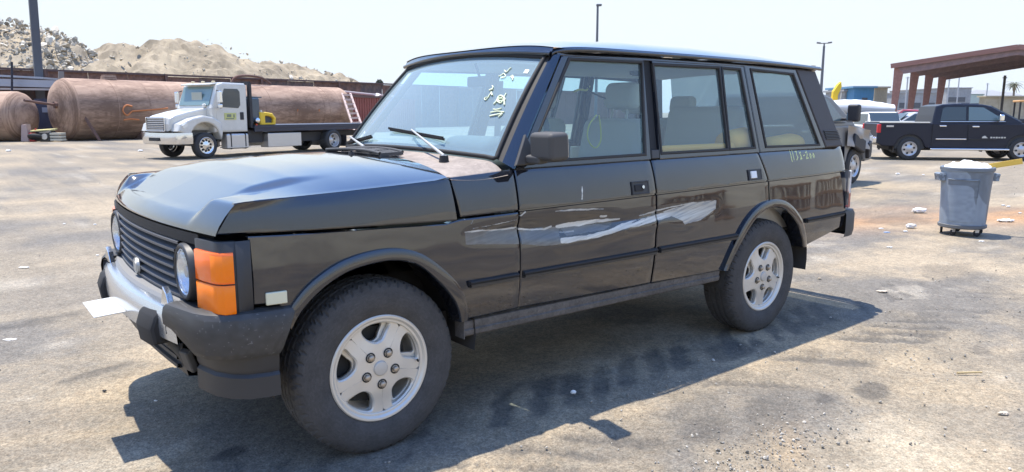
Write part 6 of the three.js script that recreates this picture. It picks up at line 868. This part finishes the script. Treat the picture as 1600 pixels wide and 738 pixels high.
{ // litter: crumpled paper, plastic and sticks, each its own thing
  const kinds = { paper: [std([0.74, 0.73, 0.70], 0.85), 'litter'], blue: [std([0.3, 0.42, 0.62], 0.6), 'litter'], stick: [std([0.42, 0.32, 0.16], 0.8), 'stick'], chip: [std([0.5, 0.42, 0.32], 0.8), 'litter'], dark: [std([0.05, 0.05, 0.05], 0.9), 'litter'] };
  const piece = (name, label, px, py, w, kind, h = 0.4, sh = 0.5) => {
    const p = ground(px, py), d = p.distanceTo(EYE), s = w * d / FPX / 2, [m, cat] = kinds[kind]; let g;
    if (kind === 'stick') g = rod([-s, 0.008, 0], [s, 0.014, 0.02], s * 0.09, 7, s * 0.07).rotateY(-YAW + 0.1); else { g = new THREE.IcosahedronGeometry(1, 3); const q = g.attributes.position; for (let i = 0; i < q.count; i++) { const v = V3().fromBufferAttribute(q, i), k = 0.72 + 0.55 * Math.abs(noise(v.x * 2.1 + px, v.y * 2.1, v.z * 2.1 + py)) + 0.12 * noise(v.x * 6, v.y * 6, v.z * 6 + px); q.setXYZ(i, v.x * k * s, Math.max(-0.2, v.y * k + 0.75) * s * h, v.z * k * s * sh); } g.deleteAttribute('normal'); g = creased(g.deleteAttribute('uv'), 20).rotateY(-YAW); }
    const o = single(name, g, m, label, cat); o.position.set(p.x, 0.002, p.z);
  };
  piece('crumpled_paper', 'large crumpled white paper left of the trash can, upper one', 1436, 333, 22, 'paper'); piece('crumpled_paper', 'crumpled white paper left of the trash can, lower one', 1424, 357, 16, 'paper', 0.5); piece('crumpled_paper', 'small white scrap just below the lower crumpled paper', 1415, 363, 7, 'paper');
  piece('paper_sheet', 'flat white paper lying right of the trash can', 1572, 347, 24, 'paper', 0.2); piece('plastic_scrap', 'pale blue plastic scrap left of the crumpled paper', 1386, 364, 10, 'blue', 0.15); piece('paper_scrap', 'thin white scrap beside the blue plastic', 1377, 358, 8, 'paper', 0.2); piece('paper_scrap', 'small white scrap between the wagon and the black pickup', 1403, 273, 7, 'paper'); piece('paper_scrap', 'tiny white scrap farther right of the pickup tyre shadow', 1443, 274, 4, 'paper');
  piece('paper_scrap', 'white scrap pair right of the can, left piece', 1568, 322, 6, 'paper'); piece('paper_scrap', 'white scrap pair right of the can, right piece', 1576, 324, 6, 'paper'); piece('paper_scrap', 'white scrap at the right edge beyond the broom handle', 1594, 334, 5, 'paper');
  piece('paper_scrap', 'white scrap at the foot of the trash can', 1534, 378, 8, 'paper', 0.2); piece('flat_wrapper', 'cream wrapper on the open ground before the trash can', 1378, 457, 18, 'chip', 0.18); piece('small_stone', 'brown stone at the tip of the wagon shadow', 1281, 438, 6, 'chip', 0.8); piece('paper_scrap', 'white scrap left of the cream wrapper', 1390, 387, 10, 'paper', 0.15);
  piece('wood_stick', 'short pale stick lying in the right foreground', 1513, 585, 31, 'stick'); piece('dry_leaf', 'curled tan leaf near the lower right corner', 1568, 649, 16, 'chip', 0.35); piece('bright_pebble', 'pale pebble lying in the wagon shadow below the sill', 896, 616, 11, 'paper', 0.6); piece('white_chip', 'tiny white chip in the shadow before the bumper', 243, 628, 6, 'paper', 0.4);
  piece('paper_scrap', 'flat white scrap at the left edge beside the bumper', 37, 419, 15, 'paper', 0.12); piece('paper_scrap', 'bluish white scrap at the left edge below the bumper', 15, 532, 18, 'paper', 0.1); piece('paper_scrap', 'small white scrap in front of the left tank', 13, 237, 8, 'paper'); piece('paper_scrap', 'white scrap on the ground left of the tow truck', 219, 237, 8, 'paper'); piece('dark_clod', 'small dark clod on the sand left of the shadow', 163, 613, 7, 'dark', 0.5);
  piece('paper_scrap', 'tiny white scrap halfway to the tanks, left one', 100, 351, 5, 'paper'); piece('paper_scrap', 'tiny white scrap halfway to the tanks, right one', 148, 352, 5, 'paper'); piece('paper_scrap', 'tiny white scrap right beside the bumper horn', 152, 400, 5, 'paper');
}
// ---- behind the camera: what the black side mirrors (an unseen bank sloped to reflect brightly, stacked pallets)
{
  const m2 = rust(501, [0.30, 0.27, 0.20], [0.42, 0.38, 0.28]); const bank = mound('unseen_bank', [[-60, 26, 4], [-30, 31, 6.2], [0, 33, 6.4], [25, 31, 6.2], [50, 22, 6], [70, 6, 4]], 15, 12.4, m2, 0.22);
  const wood = std([0.34, 0.22, 0.13], 0.85), st = thing('pallet', 'worn wooden pallet standing on edge outside the right of the view', 'pallet', [9.2, 0, 6.4], 0.5); for (let i = 0; i < 7; i++) mk('board', box(0.12, 1.2, 0.025, -0.55 + i * 0.18, 0.62, 0.06, 0.004), wood, st); for (const y of [0.1, 0.62, 1.14]) mk('runner', box(1.22, 0.1, 0.09, 0, y, 0, 0.004), wood, st);
  for (let i = 1; i < 3; i++) { const c = copyOf(st, i === 1 ? 'worn wooden pallet leaning, second of three outside the view' : 'worn wooden pallet leaning, third of three outside the view'); c.position.set(9.2 + i * 1.35, 0, 6.2 - i * 0.9); c.rotation.y = 0.5 + i * 0.2; }
}
scene.fog = new THREE.FogExp2(new THREE.Color(0.9, 0.93, 0.96), 0.00012);
renderer.render(scene, camera);
